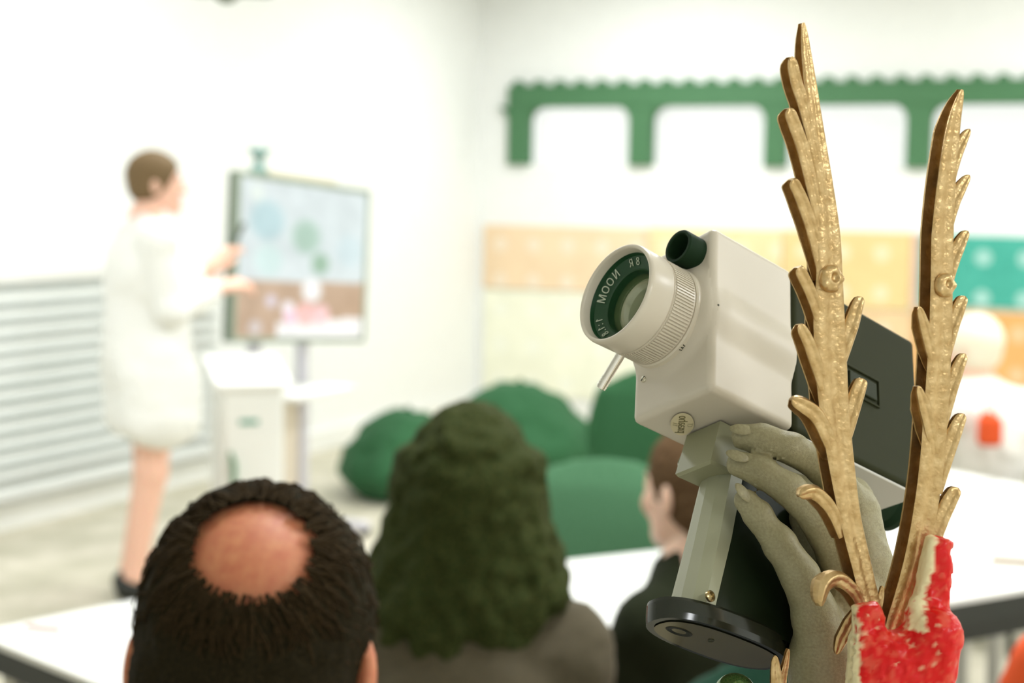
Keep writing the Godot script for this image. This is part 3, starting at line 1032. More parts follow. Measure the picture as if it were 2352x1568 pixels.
func seated(lean := 0.0, arms := "table", head_b := Basis.IDENTITY, width := 1.0) -> Dictionary: # faces -z, floor at y = 0
	var j := {}
	j.pelvis = Vector3(0, 0.57, 0.02)
	j.chest = Vector3(0, 0.9, 0.05 - lean * 0.6)
	j.neck = Vector3(0, 1.06, 0.02 - lean)
	j.head = Vector3(0, 1.215, 0.0 - lean * 1.25)
	j.head_b = head_b
	j.sh = [Vector3(-0.185 * width, 1.0, 0.03 - lean * 0.85), Vector3(0.185 * width, 1.0, 0.03 - lean * 0.85)]
	j.el = [Vector3(-0.25, 0.76, -0.1 - lean * 0.6), Vector3(0.25, 0.76, -0.1 - lean * 0.6)]
	j.wr = [Vector3(-0.13, 0.66, -0.28), Vector3(0.13, 0.66, -0.28)]
	j.hand_dir = [Vector3(0.3, -0.2, -1), Vector3(-0.3, -0.2, -1)]
	j.hand_up = [Vector3.UP, Vector3.UP]
	if arms == "face":
		j.wr = [Vector3(-0.06, 1.0, -0.22), Vector3(0.08, 0.98, -0.24)]
		j.el = [Vector3(-0.22, 0.8, -0.2), Vector3(0.22, 0.78, -0.2)]
		j.hand_dir = [Vector3(0.2, 1.0, 0.1), Vector3(-0.2, 1.0, -0.1)]
		j.hand_up = [Vector3(0, 0, -1), Vector3(0, 0, -1)]
	j.hip = [Vector3(-0.09, 0.54, 0), Vector3(0.09, 0.54, 0)]
	j.kn = [Vector3(-0.12, 0.5, -0.42), Vector3(0.12, 0.5, -0.42)]
	j.an = [Vector3(-0.12, 0.09, -0.4), Vector3(0.12, 0.09, -0.4)]
	j.toe = [Vector3(-0.13, 0.036, -0.52), Vector3(0.13, 0.036, -0.52)]
	j.lo = Vector3(-0.42, -0.03, -0.68)
	j.hi = Vector3(0.42, 1.3, 0.34)
	return j

func hair_short(p: Dictionary) -> Geo: # p: bald (radius of a bare crown), low (how far down the neck), thick
	var f := Field.new(Vector3(-0.13, -0.16, -0.14), Vector3(0.13, 0.16, 0.15), 0.005)
	var th: float = p.get("thick", 0.012)
	f.ball(Vector3(0, 0.03, 0.014), Vector3(0.074 + th, 0.087 + th, 0.094 + th), 0.01)
	f.ball(Vector3(0, -0.03, 0.045), Vector3(0.068 + th * 0.5, 0.05, 0.05 + th * 0.6), 0.03)
	f.rough(fnoise(p.get("seed", 1), 55.0), 0.003)
	f.rough(fnoise(p.get("seed", 1) + 50, 160.0), 0.003)
	# face opening
	f.ball(Vector3(0, -0.05, -0.12), Vector3(0.12, 0.115, 0.1), 0.012, Basis.IDENTITY, true)
	f.ball(Vector3(0, -0.13, -0.02), Vector3(0.12, 0.07, 0.07), 0.012, Basis.IDENTITY, true)
	if p.has("bald"):
		var q: Vector3 = p.bald_at
		f.ball(q, Vector3(p.bald, p.bald * 0.8, p.bald), 0.008, Basis.IDENTITY, true)
		for i in 11: # ragged rim of the bare crown
			var a := TAU * i / 11.0
			var o: Vector3 = Vector3(cos(a), sin(a) * 0.62, -sin(a) * 0.5) * p.bald * (0.86 + 0.1 * sin(i * 2.7))
			f.ball(q + o, Vector3.ONE * (0.012 + 0.005 * sin(i * 1.9)), 0.006, Basis.IDENTITY, true)
	return f.geo()

func strands(crown: Vector3, bare: float, count: int) -> Geo: # short combed hairs that lie on the head, growing away from a bare crown
	var g := Geo.new()
	var rng := RandomNumberGenerator.new()
	rng.seed = 19
	var c := Vector3(0, 0.03, 0.014)
	var rr := Vector3(0.074, 0.087, 0.094) + Vector3.ONE * 0.0035
	var n0 := crown.normalized()
	var t1 := n0.cross(Vector3.RIGHT).normalized()
	var t2 := n0.cross(t1)
	for i in count:
		var phi := rng.randf() * TAU
		var th := bare * rng.randf_range(0.72, 1.1) if i % 2 == 0 else rng.randf_range(bare, 1.9)
		var ln := rng.randf_range(0.25, 0.5)
		var drift := rng.randf_range(-0.25, 0.35)
		var lift := rng.randf_range(0.0, 0.006)
		var pts := []
		var rad := []
		for k in 5:
			var q := k / 4.0
			var a := th + ln * q
			var f := phi + drift * q
			var d := n0 * cos(a) + (t1 * cos(f) + t2 * sin(f)) * sin(a)
			pts.append(c + d * (1.0 / (d / rr).length() + lift * sin(q * PI)))
			rad.append(lerpf(0.0011, 0.0004, q))
		if pts[4].z < -0.05 and pts[4].y < 0.05: continue
		g.tube(pts, rad, 4, false)
	return g

func add_person(called_label: String, xf: Transform3D, j: Dictionary, skin: Material, cell: float) -> Node3D:
	var t := thing("person", called_label, "person", xf)
	part(t, "body", body_geo(j, cell), skin)
	return t

func people() -> void:
	make_head()
	make_hand()
	var skin := skin_mat(rgb(208, 132, 92))
	textured(skin, 33, 0.02, rgb(188, 100, 72), rgb(222, 156, 110), 9.0)
	var pale := skin_mat(rgb(240, 198, 172))
	var jacket := textured(mat(Color.WHITE, 0.9), 31, 0.05, rgb(66, 60, 42), rgb(88, 78, 56), 4.0, 0.3)
	# --- bald man in front
	var c0 := at(592, 1518, 1.30)
	var hb := Basis(Vector3.RIGHT, -0.3) * Basis(Vector3.BACK, -0.04)
	var j := seated(0.02, "table", hb)
	j.head = Vector3(0, 1.215, -0.02)
	var s := 1.13
	var xf := Transform3D(Basis(Vector3.UP, -0.1).scaled(Vector3(s, s, s)), Vector3.ZERO)
	xf.origin = c0 - xf.basis * j.head
	var lift: float = xf.origin.y
	# keep the feet on the floor: shift the whole seated frame inside the figure
	raise(j, lift / s)
	xf.origin.y = 0.0
	var t := add_person("bald crowned man with dark hair, seen from behind at lower left", xf, j, skin, 0.016)
	var hairg := hair_short({"thick": 0.0065, "seed": 4, "bald": 0.062, "bald_at": Vector3(0.014, 0.083, 0.11)})
	var hm := part(t, "hair", hairg, textured(mat(Color.WHITE, 0.8, 0.0, 0.15), 41, 0.06, rgb(20, 20, 12), rgb(58, 48, 30), 10.0, 0.6))
	hm.transform = Transform3D(j.head_b, j.head)
	var st := part(hm, "strands", strands(Vector3(0.014, 0.058, 0.1), 0.57, 1500), textured(mat(Color.WHITE, 0.8, 0.0, 0.15), 48, 0.04, rgb(24, 22, 14), rgb(86, 66, 42), 20.0))
	st.set_meta("kind", "stuff")
	part(t, "jacket", top_geo(j, 0.016), mat(rgb(30, 30, 26), 0.9))
	part(t, "trousers", trousers_geo(j, 0.018), mat(rgb(40, 42, 46), 0.9))
	for k in 2: part(t, "shoe", shoe_geo(j, k), M.black)
	chair_for(t, xf, "grey chair under the bald crowned man", mat(rgb(110, 112, 104), 0.8), lift)
	# --- woman with wavy hair
	c0 = at(1078, 1135, 2.34)
	hb = Basis(Vector3.UP, 0.1)
	j = seated(0.0, "table", hb, 0.76)
	j.el = [Vector3(-0.16, 0.78, -0.12), Vector3(0.16, 0.78, -0.12)] # arms held close
	xf = Transform3D(Basis(Vector3.UP, -0.12), Vector3.ZERO)
	xf.origin = c0 - xf.basis * j.head
	lift = xf.origin.y
	raise(j, lift)
	xf.origin.y = 0.0
	t = add_person("woman with long wavy dark hair and olive jacket, seen from behind", xf, j, pale, 0.016)
	var wh := wavy_hair()
	hm = part(t, "hair", wh, textured(mat(Color.WHITE, 0.75, 0.0, 0.15), 43, 0.05, rgb(14, 38, 14), rgb(92, 82, 46), 7.0, 0.6))
	hm.transform = Transform3D(j.head_b, j.head)
	part(t, "jacket", top_geo(j, 0.016, 0.008), jacket)
	part(t, "trousers", trousers_geo(j, 0.018), mat(rgb(60, 62, 60), 0.9))
	for k in 2: part(t, "shoe", shoe_geo(j, k), M.black)
	chair_for(t, xf, "grey chair under the woman with wavy hair", mat(rgb(104, 106, 98), 0.8), lift)
	# --- man behind the movie camera
	c0 = at(1594, 1125, 2.95)
	hb = Basis(Vector3.UP, -0.2)
	j = seated(0.0, "table", hb, 0.84)
	j.el = [Vector3(-0.17, 0.77, -0.06), Vector3(0.17, 0.77, -0.06)]
	xf = Transform3D(Basis(Vector3.UP, 0.85), Vector3.ZERO)
	xf.origin = c0 - xf.basis * j.head
	lift = xf.origin.y
	raise(j, lift)
	xf.origin.y = 0.0
	t = add_person("short haired man in dark jacket, half hidden behind the movie camera", xf, j, pale, 0.016)
	hm = part(t, "hair", hair_short({"thick": 0.008, "seed": 8}), textured(mat(Color.WHITE, 0.85, 0.0, 0.15), 44, 0.05, rgb(74, 60, 42), rgb(120, 92, 66), 12.0))
	hm.transform = Transform3D(j.head_b, j.head)
	part(t, "jacket", top_geo(j, 0.016, 0.006), mat(rgb(34, 38, 24), 0.9, 0.0, 0.2))
	var col := Geo.new()
	col.lathe(T(j.neck + Vector3(0, 0.0, 0.0)), [Vector2(0.088, -0.02), Vector2(0.076, 0.025), Vector2(0.066, 0.036), Vector2(0.062, 0.02), Vector2(0.07, -0.02)], 24)
	part(t, "collar", col, M.cloth_white, "white shirt collar")
	part(t, "trousers", trousers_geo(j, 0.018), mat(rgb(40, 42, 40), 0.9))
	for k in 2: part(t, "shoe", shoe_geo(j, k), M.black)
	chair_for(t, xf, "red chair under the man in the dark jacket", M.red_fabric, lift)
	# --- seated person in orange at the far right
	c0 = at(2232, 800, 6.1)
	j = seated(0.05, "face", Basis.IDENTITY, 0.92)
	xf = Transform3D(Basis(Vector3.UP, 0.75), Vector3.ZERO)
	xf.origin = c0 - xf.basis * j.head
	lift = xf.origin.y
	raise(j, lift)
	xf.origin.y = 0.0
	t = add_person("seated person with pale hair and white top, hands raised to the face", xf, j, pale, 0.018)
	hm = part(t, "hair", hair_short({"thick": 0.014, "seed": 12}), textured(mat(Color.WHITE, 0.85), 45, 0.05, rgb(236, 226, 196), rgb(246, 240, 222), 12.0))
	hm.transform = Transform3D(j.head_b, j.head)
	part(t, "top", top_geo(j, 0.018, 0.012), mat(rgb(240, 236, 228), 0.85))
	part(t, "trousers", trousers_geo(j, 0.02), mat(rgb(60, 60, 70), 0.9))
	for k in 2: part(t, "shoe", shoe_geo(j, k), M.black)
	chair_for(t, xf, "grey chair under the person with pale hair", mat(rgb(150, 150, 140), 0.8), lift)
	presenter(pale)

func raise(j: Dictionary, by: float) -> void: # lengthen the figure so that the head keeps its place and the feet the floor
	for key in ["pelvis", "chest", "neck", "head"]: j[key] += Vector3(0, by, 0)
	for key in ["sh", "el", "wr", "hip", "kn"]:
		for k in 2: j[key][k] += Vector3(0, by, 0)
	j.hi += Vector3(0, maxf(by, 0.0), 0)

func chair_for(_t: Node3D, xf: Transform3D, label: String, m: Material, lift: float) -> void:
	var yaw := xf.basis.get_euler().y
	var c := chair("seat_chair", label, xf.origin + xf.basis * Vector3(0, 0, 0.06), yaw, m, 0.92 if m == M.red_fabric else 0.86, 0.58, 0.44)
	c.position.y = 0.0
	for k in c.get_children():
		if k.name.begins_with("seat") or k.name.begins_with("backrest"): k.position.y = lift - 0.06

func wavy_hair() -> Geo:
	var f := Field.new(Vector3(-0.2, -0.36, -0.14), Vector3(0.2, 0.17, 0.2), 0.0075)
	f.ball(Vector3(0, 0.03, 0.016), Vector3(0.09, 0.104, 0.112), 0.01)
	f.ball(Vector3(0, -0.06, 0.05), Vector3(0.1, 0.14, 0.085), 0.04)
	f.ball(Vector3(0, -0.16, 0.07), Vector3(0.11, 0.1, 0.06), 0.04)
	var rng := RandomNumberGenerator.new()
	rng.seed = 77
	for i in 34:
		var a := lerpf(-2.2, 2.2, i / 33.0) + rng.randf_range(-0.06, 0.06)
		var pts := []
		var rad := []
		var ln := rng.randf_range(0.24, 0.34) * (1.0 - 0.12 * absf(a) / 2.2)
		for k in 9:
			var t := k / 8.0
			var spread := 0.086 + 0.05 * smoothstep(0.1, 0.75, t) - 0.03 * smoothstep(0.75, 1.0, t)
			var w := 0.012 * sin(t * 13.0 + i * 1.7) * t
			pts.append(Vector3(sin(a) * spread + w * cos(a), 0.05 - ln * t * 1.05, cos(a) * spread * 0.86 + 0.016 - w * sin(a)))
			rad.append(lerpf(0.018, 0.009, t * t))
		f.chain(pts, rad, 0.012)
	f.rough(fnoise(5, 26.0), 0.01)
	f.ball(Vector3(0, -0.07, -0.14), Vector3(0.09, 0.13, 0.11), 0.012, Basis.IDENTITY, true)
	f.ball(Vector3(0, -0.25, -0.06), Vector3(0.14, 0.14, 0.08), 0.012, Basis.IDENTITY, true)
	return f.geo()

func presenter(_pale: Material) -> void:
	var foot := at_height(350, 1366, 0.0)
	var yaw := deg_to_rad(-62)
	var skin := skin_mat(rgb(240, 192, 168))
	var j := {}
	j.pelvis = Vector3(0, 0.96, 0.02); j.chest = Vector3(0, 1.28, 0.02); j.neck = Vector3(0, 1.47, 0.01); j.head = Vector3(0, 1.615, -0.02)
	j.head_b = Basis(Vector3.UP, -0.15)
	j.sh = [Vector3(-0.18, 1.4, 0.02), Vector3(0.18, 1.4, 0.02)]
	j.el = [Vector3(-0.22, 1.14, -0.02), Vector3(0.22, 1.14, -0.02)]
	j.wr = [Vector3(-0.08, 1.27, -0.25), Vector3(0.07, 1.21, -0.24)]
	j.hand_dir = [Vector3(0.05, 0.75, -0.66), Vector3(-0.1, 0.2, -1.0)]
	j.hand_up = [Vector3(0.2, 0.7, 0.7), Vector3(0.4, 1, 0)]
	j.hip = [Vector3(-0.09, 0.93, 0), Vector3(0.09, 0.93, 0)]
	j.kn = [Vector3(-0.07, 0.5, -0.01), Vector3(0.07, 0.5, 0.02)]
	j.an = [Vector3(-0.06, 0.1, 0.07), Vector3(0.06, 0.1, 0.09)]
	j.toe = [Vector3(-0.07, 0.034, -0.05), Vector3(0.07, 0.034, -0.02)]
	j.lo = Vector3(-0.4, -0.03, -0.5); j.hi = Vector3(0.4, 1.7, 0.36)
	var xf := Transform3D(Basis(Vector3.UP, yaw), foot)
	var t := add_person("presenter in a knee length white coat pointing at the television", xf, j, skin, 0.014)
	var h := part(t, "hair", hair_short({"thick": 0.012, "seed": 21}), textured(mat(Color.WHITE, 0.8), 46, 0.05, rgb(96, 78, 48), rgb(132, 106, 72), 12.0))
	h.transform = Transform3D(j.head_b, j.head)
	# coat: bodice, sleeves and a straight skirt
	var f := Field.new(j.lo, j.hi, 0.014)
	f.ball(j.chest, Vector3(0.185, 0.17, 0.14), 0.05)
	f.cone(j.chest, j.neck, 0.12, 0.07, 0.05)
	f.cone(j.chest, j.pelvis, 0.15, 0.17, 0.06)
	for s in 2:
		f.cone(j.neck + Vector3(0, -0.015, 0), j.sh[s], 0.066, 0.07, 0.05)
		f.chain([j.sh[s], j.el[s], j.el[s].lerp(j.wr[s], 0.8)], [0.072, 0.062, 0.055], 0.03)
		f.cone(j.hip[s] + Vector3(0, 0, 0.01), Vector3(j.hip[s].x * 1.3, 0.72, 0.0), 0.125, 0.12, 0.08)
	f.brick(Vector3(0, 0.79, 0.0), Vector3(0.2, 0.155, 0.155), 0.07, 0.06)
	f.rough(fnoise(6, 6.0), 0.012)
	part(t, "coat", f.geo(), M.cloth_white)
	for k in 2: part(t, "shoe", shoe_geo(j, k), M.black)
	var pw: Vector3 = xf * (j.wr[0] + Vector3(0.02, 0.15, -0.12))
	var p := thing("remote_control", "small dark remote held up by the presenter", "remote", Transform3D(Basis(Vector3.UP, yaw), pw))
	var g := Geo.new()
	g.box(Transform3D(Basis(Vector3.RIGHT, -0.5), Vector3.ZERO), Vector3(0.022, 0.1, 0.018), 0.006)
	part(p, "casing", g, mat(rgb(90, 100, 92), 0.5))

# ------------------------------------------------------------------ movie camera
var kx: Transform3D # movie camera's own frame: x back, y up, z to its right side; metres

func mm(x: float, y: float, z: float) -> Vector3:
	return Vector3(x, y, z) * 0.001

func glyph(parent: Node, ch: String, size: float, xf: Transform3D, m: Material) -> void:
	var tm := TextMesh.new()
	tm.text = ch
	var font := SystemFont.new()
	font.font_names = PackedStringArray(["Droid Sans"])
	tm.font = font
	tm.font_size = 32
	tm.pixel_size = size / 32.0
	tm.depth = 0.0002
	var o := part_mesh(parent, "letter", tm, m)
	o.transform = xf

func movie_camera() -> void:
	var a := Vector3(0.7677, -0.3664, -0.5257)
	var b := Vector3(0.0746, 0.8659, -0.4945)
	a = a.normalized()
	b = (b - a * a.dot(b)).normalized()
	var B := Basis(a, b, a.cross(b))
	kx = Transform3D(cam_xf.basis * B, at(1636, 893, 0.76))
	var t := thing("movie_camera", "old grey and black movie camera with pistol grip held by the hand sculpture", "camera", kx)
	var shell := mat(rgb(216, 207, 190), 0.42)
	var ringm := mat(rgb(222, 213, 195), 0.32)
	var grey := mat(rgb(150, 150, 120), 0.5)
	var blackp := textured(mat(Color.WHITE, 0.6, 0.0, 0.25), 61, 0.2, rgb(46, 50, 30), rgb(56, 58, 38), 30.0, 0.25)
	var rubber := mat(rgb(26, 48, 28), 0.65, 0.0, 0.25)
	var ink := mat(rgb(60, 62, 44), 0.6)
	# front shell with the rounded fairing along its side
	var f := Field.new(mm(-12, -6, -60), mm(64, 97, 10), 0.0011)
	f.brick(mm(27.5, 45, -26.6), mm(28.5, 45, 26.6), 0.0035, 0.0005)
	f.cone(mm(10, 43, -13), mm(55, 41, -12.5), 0.0152, 0.0148, 0.006)
	f.ball(mm(-1, 48, -29), mm(6, 27, 27), 0.006)
	for x in range(f.nx): # cut flat at the joint with the black rear
		if f.lo.x + x * f.c > 0.056:
			for i in range(x * f.ny * f.nz, (x + 1) * f.ny * f.nz): f.f[i] = maxf(f.f[i], f.lo.x + x * f.c - 0.056)
	part(t, "front_shell", f.geo(), shell)
	# black rear housing
	var g := Geo.new()
	g.box(T(mm(104, 45, -26.6)), mm(96, 89.4, 52.6), 0.003)
	var rear := part(t, "rear_housing", g, blackp, "black textured rear housing")
	g = Geo.new()
	g.box(T(mm(104, -0.6, -26.6)), mm(94, 1.6, 50), 0.0006)
	part(rear, "base_plate", g, mat(rgb(206, 204, 196), 0.35), "light grey base plate")
	g = Geo.new() # latch frame
	for s in [-1.0, 1.0]:
		g.box(T(mm(107, 44.5 + s * 7.5, 0.2)), mm(26, 1.2, 1.4), 0.0005)
		g.box(T(mm(107 + s * 12.6, 44.5, 0.2)), mm(1.2, 15, 1.4), 0.0005)
	part(rear, "latch_frame", g, blackp)
	g = Geo.new()
	g.box(T(mm(107, 44.5, 0.2)), mm(21, 10, 1.6), 0.0007)
	part(rear, "latch", g, mat(rgb(44, 50, 30), 0.55, 0.0, 0.3))
	g = Geo.new()
	g.lathe(Transform3D(Basis(Vector3.BACK, -PI / 2), mm(152, 12, -36)), [Vector2(0, 0), Vector2(0.013, 0), Vector2(0.013, 0.012), Vector2(0.015, 0.016), Vector2(0.015, 0.02), Vector2(0.009, 0.02), Vector2(0.009, 0.012), Vector2(0, 0.012)], 32)
	part(rear, "eyepiece", g, rubber)
	# lens barrel: axis runs towards -x
	var lx := Transform3D(Basis(Vector3.BACK, PI / 2), mm(0, 48, -29.5)) # local y = -x
	g = Geo.new()
	g.lathe(lx, [Vector2(0.0, 0.0), Vector2(0.0255, 0.0), Vector2(0.0258, 0.0006), Vector2(0.0258, 0.0062), Vector2(0.0252, 0.007), Vector2(0.0245, 0.007)], 72)
	var fl := part(t, "lens_flange", g, ringm)
	# knurled ring with real ribs
	g = Geo.new()
	g.lathe(lx, [Vector2(0.0245, 0.007), Vector2(0.0248, 0.0075), Vector2(0.0248, 0.0208), Vector2(0.0243, 0.0212)], 72)
	var kn := part(t, "focus_ring", g, ringm)
	g = Geo.new()
	for i in 100:
		var an := TAU * i / 100.0
		var d := Vector3(cos(an), 0, sin(an))
		g.box(Transform3D(lx.basis * Basis(Vector3.UP, -an), lx * (d * 0.0249 + Vector3(0, 0.0142, 0))), mm(1.0, 11.8, 0.85), 0.0)
	var ribs := part(kn, "knurling", g, ringm)
	ribs.set_meta("kind", "stuff")
	g = Geo.new()
	g.lathe(lx, [Vector2(0.0242, 0.0212), Vector2(0.0252, 0.0216), Vector2(0.0254, 0.0225), Vector2(0.0256, 0.0345), Vector2(0.0252, 0.0362), Vector2(0.0244, 0.0368), Vector2(0.0236, 0.0366), Vector2(0.0232, 0.0355), Vector2(0.0228, 0.031)], 72, true)
	part(t, "lens_hood", g, ringm)
	g = Geo.new()
	g.lathe(lx, [Vector2(0.0228, 0.0318), Vector2(0.0222, 0.0296), Vector2(0.0168, 0.0268), Vector2(0.0162, 0.0262), Vector2(0.0158, 0.0225), Vector2(0.0148, 0.019)], 72)
	var inner := part(t, "name_ring", g, mat(rgb(24, 70, 38), 0.35), "dark green engraved ring round the glass")
	g = Geo.new()
	var prof := []
	for i in 10:
		var q := i / 9.0
		prof.append(Vector2(0.0158 * (1.0 - q), 0.0225 + 0.0042 * (1.0 - (1.0 - q) * (1.0 - q))))
	g.lathe(lx, prof, 48, true)
	var gl := mat(Color(0.55, 0.62, 0.42, 0.4), 0.03)
	gl.transparency = BaseMaterial3D.TRANSPARENCY_ALPHA
	gl.metallic_specular = 0.9
	part(t, "front_glass", g, gl, "curved front lens glass")
	g = Geo.new()
	g.lathe(lx, [Vector2(0.0148, 0.019), Vector2(0.0118, 0.0165), Vector2(0.0112, 0.012), Vector2(0.008, 0.0112), Vector2(0.0062, 0.009), Vector2(0, 0.0085)], 48)
	part(t, "inner_glass", g, mat(rgb(206, 206, 184), 0.2, 0.8))
	# letters on the name ring, mirrored as in the picture
	var ringtext := mat(rgb(214, 222, 200), 0.5)
	for l in [["M", 157, 4.6], ["O", 143, 4.4], ["O", 130, 4.4], ["N", 116, 4.4], ["R", 84, 4.0], ["8", 70, 4.0], ["1", 192, 3.6], [":", 201, 3.6], ["1", 209, 3.6], [".", 215, 3.6], ["8", 223, 3.8]]:
		var an := deg_to_rad(l[1])
		var radial := Vector3(0, sin(an), cos(an))
		var nrm := (Vector3(-1, 0, 0) * 0.9 - radial * 0.42).normalized()
		var up := (radial - nrm * nrm.dot(radial)).normalized()
		var right := up.cross(nrm)
		glyph(inner, l[0], l[2] * 0.00125, Transform3D(Basis(-right, up, nrm), mm(-28.6, 48, -29.5) + radial * 0.0196 + nrm * 0.0001), ringtext)
	var wt := deg_to_rad(-52)
	for l in [["W", -58.0, 3.4], [".", 12.0, 5.5]]:
		var an: float = deg_to_rad(l[1])
		var radial := Vector3(0, sin(an), cos(an))
		var tang := Vector3(-1, 0, 0).cross(radial)
		glyph(fl, l[0], l[2] * 0.0012, Transform3D(Basis(-tang, Vector3(-1, 0, 0), radial), mm(-3.6, 48, -29.5) + radial * 0.0259), ink)
	# zoom lever
	g = Geo.new()
	var ld := Vector3(0, -0.7, -0.7).normalized()
	var l0 := mm(-15, 48, -29.5)
	g.tube([l0 + ld * 0.022, l0 + ld * 0.0385], [0.0024, 0.0024], 20, false)
	var pts := []
	var rad := []
	for i in 17:
		pts.append(l0 + ld * (0.0385 + i * 0.00036))
		rad.append(0.0026 if i % 4 < 3 else 0.0021)
	g.tube(pts, rad, 20)
	part(t, "zoom_lever", g, mat(rgb(236, 232, 224), 0.12, 0.95), "chrome lever with grooved end")
	# viewfinder tube
	g = Geo.new()
	var vx := Transform3D(Basis(Vector3.BACK, PI / 2), mm(1, 78.5, -13))
	g.lathe(vx, [Vector2(0.0086, 0.0), Vector2(0.0088, 0.001), Vector2(0.0088, 0.0125), Vector2(0.0084, 0.0132), Vector2(0.0072, 0.0132), Vector2(0.0068, 0.0126), Vector2(0.0062, 0.003), Vector2(0, 0.003)], 40)
	part(t, "viewfinder_tube", g, rubber, "black rubber viewfinder hood")
	g = Geo.new()
	g.tube([mm(0, 70, -32), mm(-7, 70, -32), mm(-9, 70, -32)], [0.003, 0.003, 0.0022], 16)
	part(t, "knob", g, grey)
	# screw on the front face
	g = Geo.new()
	g.lathe(Transform3D(Basis(Vector3.BACK, PI / 2), mm(-0.8, 21.5, -45.3)), [Vector2(0.0019, 0), Vector2(0.0019, 0.0006), Vector2(0.0014, 0.0011), Vector2(0, 0.0013)], 20)
	var sc := part(t, "screw", g, mat(rgb(206, 200, 180), 0.25, 0.7))
	g = Geo.new()
	g.box(Transform3D(Basis(Vector3.RIGHT, 0.9), mm(-2.05, 21.5, -45.3)), mm(0.3, 3.0, 0.4))
	part(sc, "slot", g, ink)
	g = Geo.new()
	g.lathe(Transform3D(Basis(Vector3.RIGHT, PI / 2), mm(1.5, 45, 1.2)), [Vector2(0.0006, 0), Vector2(0.0006, 0.0006), Vector2(0, 0.0007)], 12)
	part(t, "index_dot", g, ink)
	# sticker on the underside
	g = Geo.new()
	var sb := Basis(Vector3(-0.67, 0, 0.74), Vector3.DOWN, Vector3(-0.74, 0, -0.67)) # long axis runs up the picture
	g.lathe(Transform3D(sb.scaled_local(Vector3(1.62, 1, 0.78)), mm(14.5, -0.9, -34.1)), [Vector2(0.0071, 0), Vector2(0.0071, 0.0002), Vector2(0, 0.0003)], 40)
	var st := part(t, "sticker", g, mat(rgb(226, 214, 178), 0.6), "round cream sticker with dark lettering")
	for l in [["pxaaho", 0.0, 4.4], ["CT", -3.6, 2.2], ["YA", 3.4, 2.0]]:
		var nn := Vector3(0, -1, 0)
		var rt := Vector3(-0.67, 0, 0.74).normalized() # reading direction runs up the picture
		var up := nn.cross(rt)
		glyph(st, l[0], l[2] * 0.00125, Transform3D(Basis(rt, -up, nn), mm(14.5, -1.25, -34.1) + up * l[1] * 0.001), mat(rgb(112, 104, 62), 0.6) if l[1] == 0.0 else mat(rgb(186, 176, 142), 0.6))
	# grip head (trigger block), dial and pistol grip
	g = Geo.new()
	g.loft([quad_ring(24, 45, -1, -40.5, -18), quad_ring(17.5, 42, -24, -41, -17.5), quad_ring(18.5, 41.5, -25.5, -40, -18.5)])
	g.flat([mm(18.5, -25.5, -40), mm(41.5, -25.5, -40), mm(41.5, -25.5, -18.5), mm(18.5, -25.5, -18.5)], Vector3.DOWN)
	part(t, "trigger_block", g, grey)
	g = Geo.new()
	var dx := Transform3D(Basis(Vector3(0, 0, -1), Vector3(-0.9, 0.25, -0.35).normalized(), Vector3.UP).orthonormalized(), mm(26, -14, -40))
	g.lathe(dx, [Vector2(0.0, 0), Vector2(0.0062, 0), Vector2(0.0062, 0.002), Vector2(0.0056, 0.0024), Vector2(0.0053, 0.0018), Vector2(0, 0.0018)], 36)
	part(t, "dial", g, mat(rgb(206, 208, 184), 0.2, 0.4), "round glazed dial")
	g = Geo.new()
	g.lathe(dx, [Vector2(0.0052, 0.0019), Vector2(0, 0.0021)], 30)
	part(t, "dial_face", g, rubber)
	# pistol grip: dark body lofted from top to foot, light front spine, dark foot plate
	var rings := []
	for i in 9:
		var q := i / 8.0
		var y := lerpf(-24, -99, q)
		var xf_ := lerpf(36, 13, q)
		var xb := lerpf(84, 78, q)
		var hw := lerpf(11.5, 14.5, q)
		rings.append(rounded_ring(xf_, xb, y, -29.5, hw, 0.55))
	g = Geo.new()
	for i in 8: smooth_band(g, rings[i], rings[i + 1])
	part(t, "grip", g, mat(rgb(24, 34, 18), 0.45, 0.0, 0.28), "dark pistol grip")
	g = Geo.new()
	g.loft([spine_ring(28.5, -24, 10.5), spine_ring(19.5, -62, 11.5), spine_ring(10.5, -97, 12.5)])
	part(t, "grip_spine", g, mat(rgb(166, 167, 140), 0.45), "light grey front strip of the grip")
	rings = []
	for k in [[-0.6, -96, 0.94], [-1.0, -97.5, 1.0], [-1.0, -103, 1.0], [-0.6, -106, 0.97]]:
		rings.append(rounded_ring(-1.5 - 2.5 * k[2], 74.0 + 2.0 * k[2], k[1], -29.5, 17.0 * k[2], 0.8))
	g = Geo.new()
	for i in 3: smooth_band(g, rings[i], rings[i + 1])
	cap(g, rings[3], Vector3.DOWN)
	cap(g, rings[0], Vector3.UP)
	var footp := part(t, "grip_foot", g, mat(rgb(30, 34, 24), 0.16), "glossy dark foot of the grip")
	g = Geo.new()
	var plate := []
	for p in rings[3]:
		var q: Vector3 = p
		plate.append(Vector3(lerpf(0.036, q.x, 0.9), q.y - 0.0005, lerpf(-0.0295, q.z, 0.84)))
	cap(g, plate, Vector3.DOWN)
	part(footp, "sole_plate", g, mat(rgb(120, 112, 84), 0.22, 0.55), "worn metal plate under the grip")
	g = Geo.new()
	g.lathe(Transform3D(Basis(Vector3.RIGHT, PI).scaled(Vector3(1.8, 1, 0.9)), mm(12, -106.6, -30)), [Vector2(0.0042, 0), Vector2(0.0036, 0.0004), Vector2(0.002, -0.0002), Vector2(0, -0.0004)], 24)
	part(footp, "slot_hole", g, M.black)
	g = Geo.new()
	g.lathe(Transform3D(Basis(Vector3.RIGHT, PI), mm(29, -106.6, -27)), [Vector2(0.0016, 0), Vector2(0.0013, 0.0004), Vector2(0, 0.0003)], 18)
	part(footp, "pin", g, ink)
	g = Geo.new()
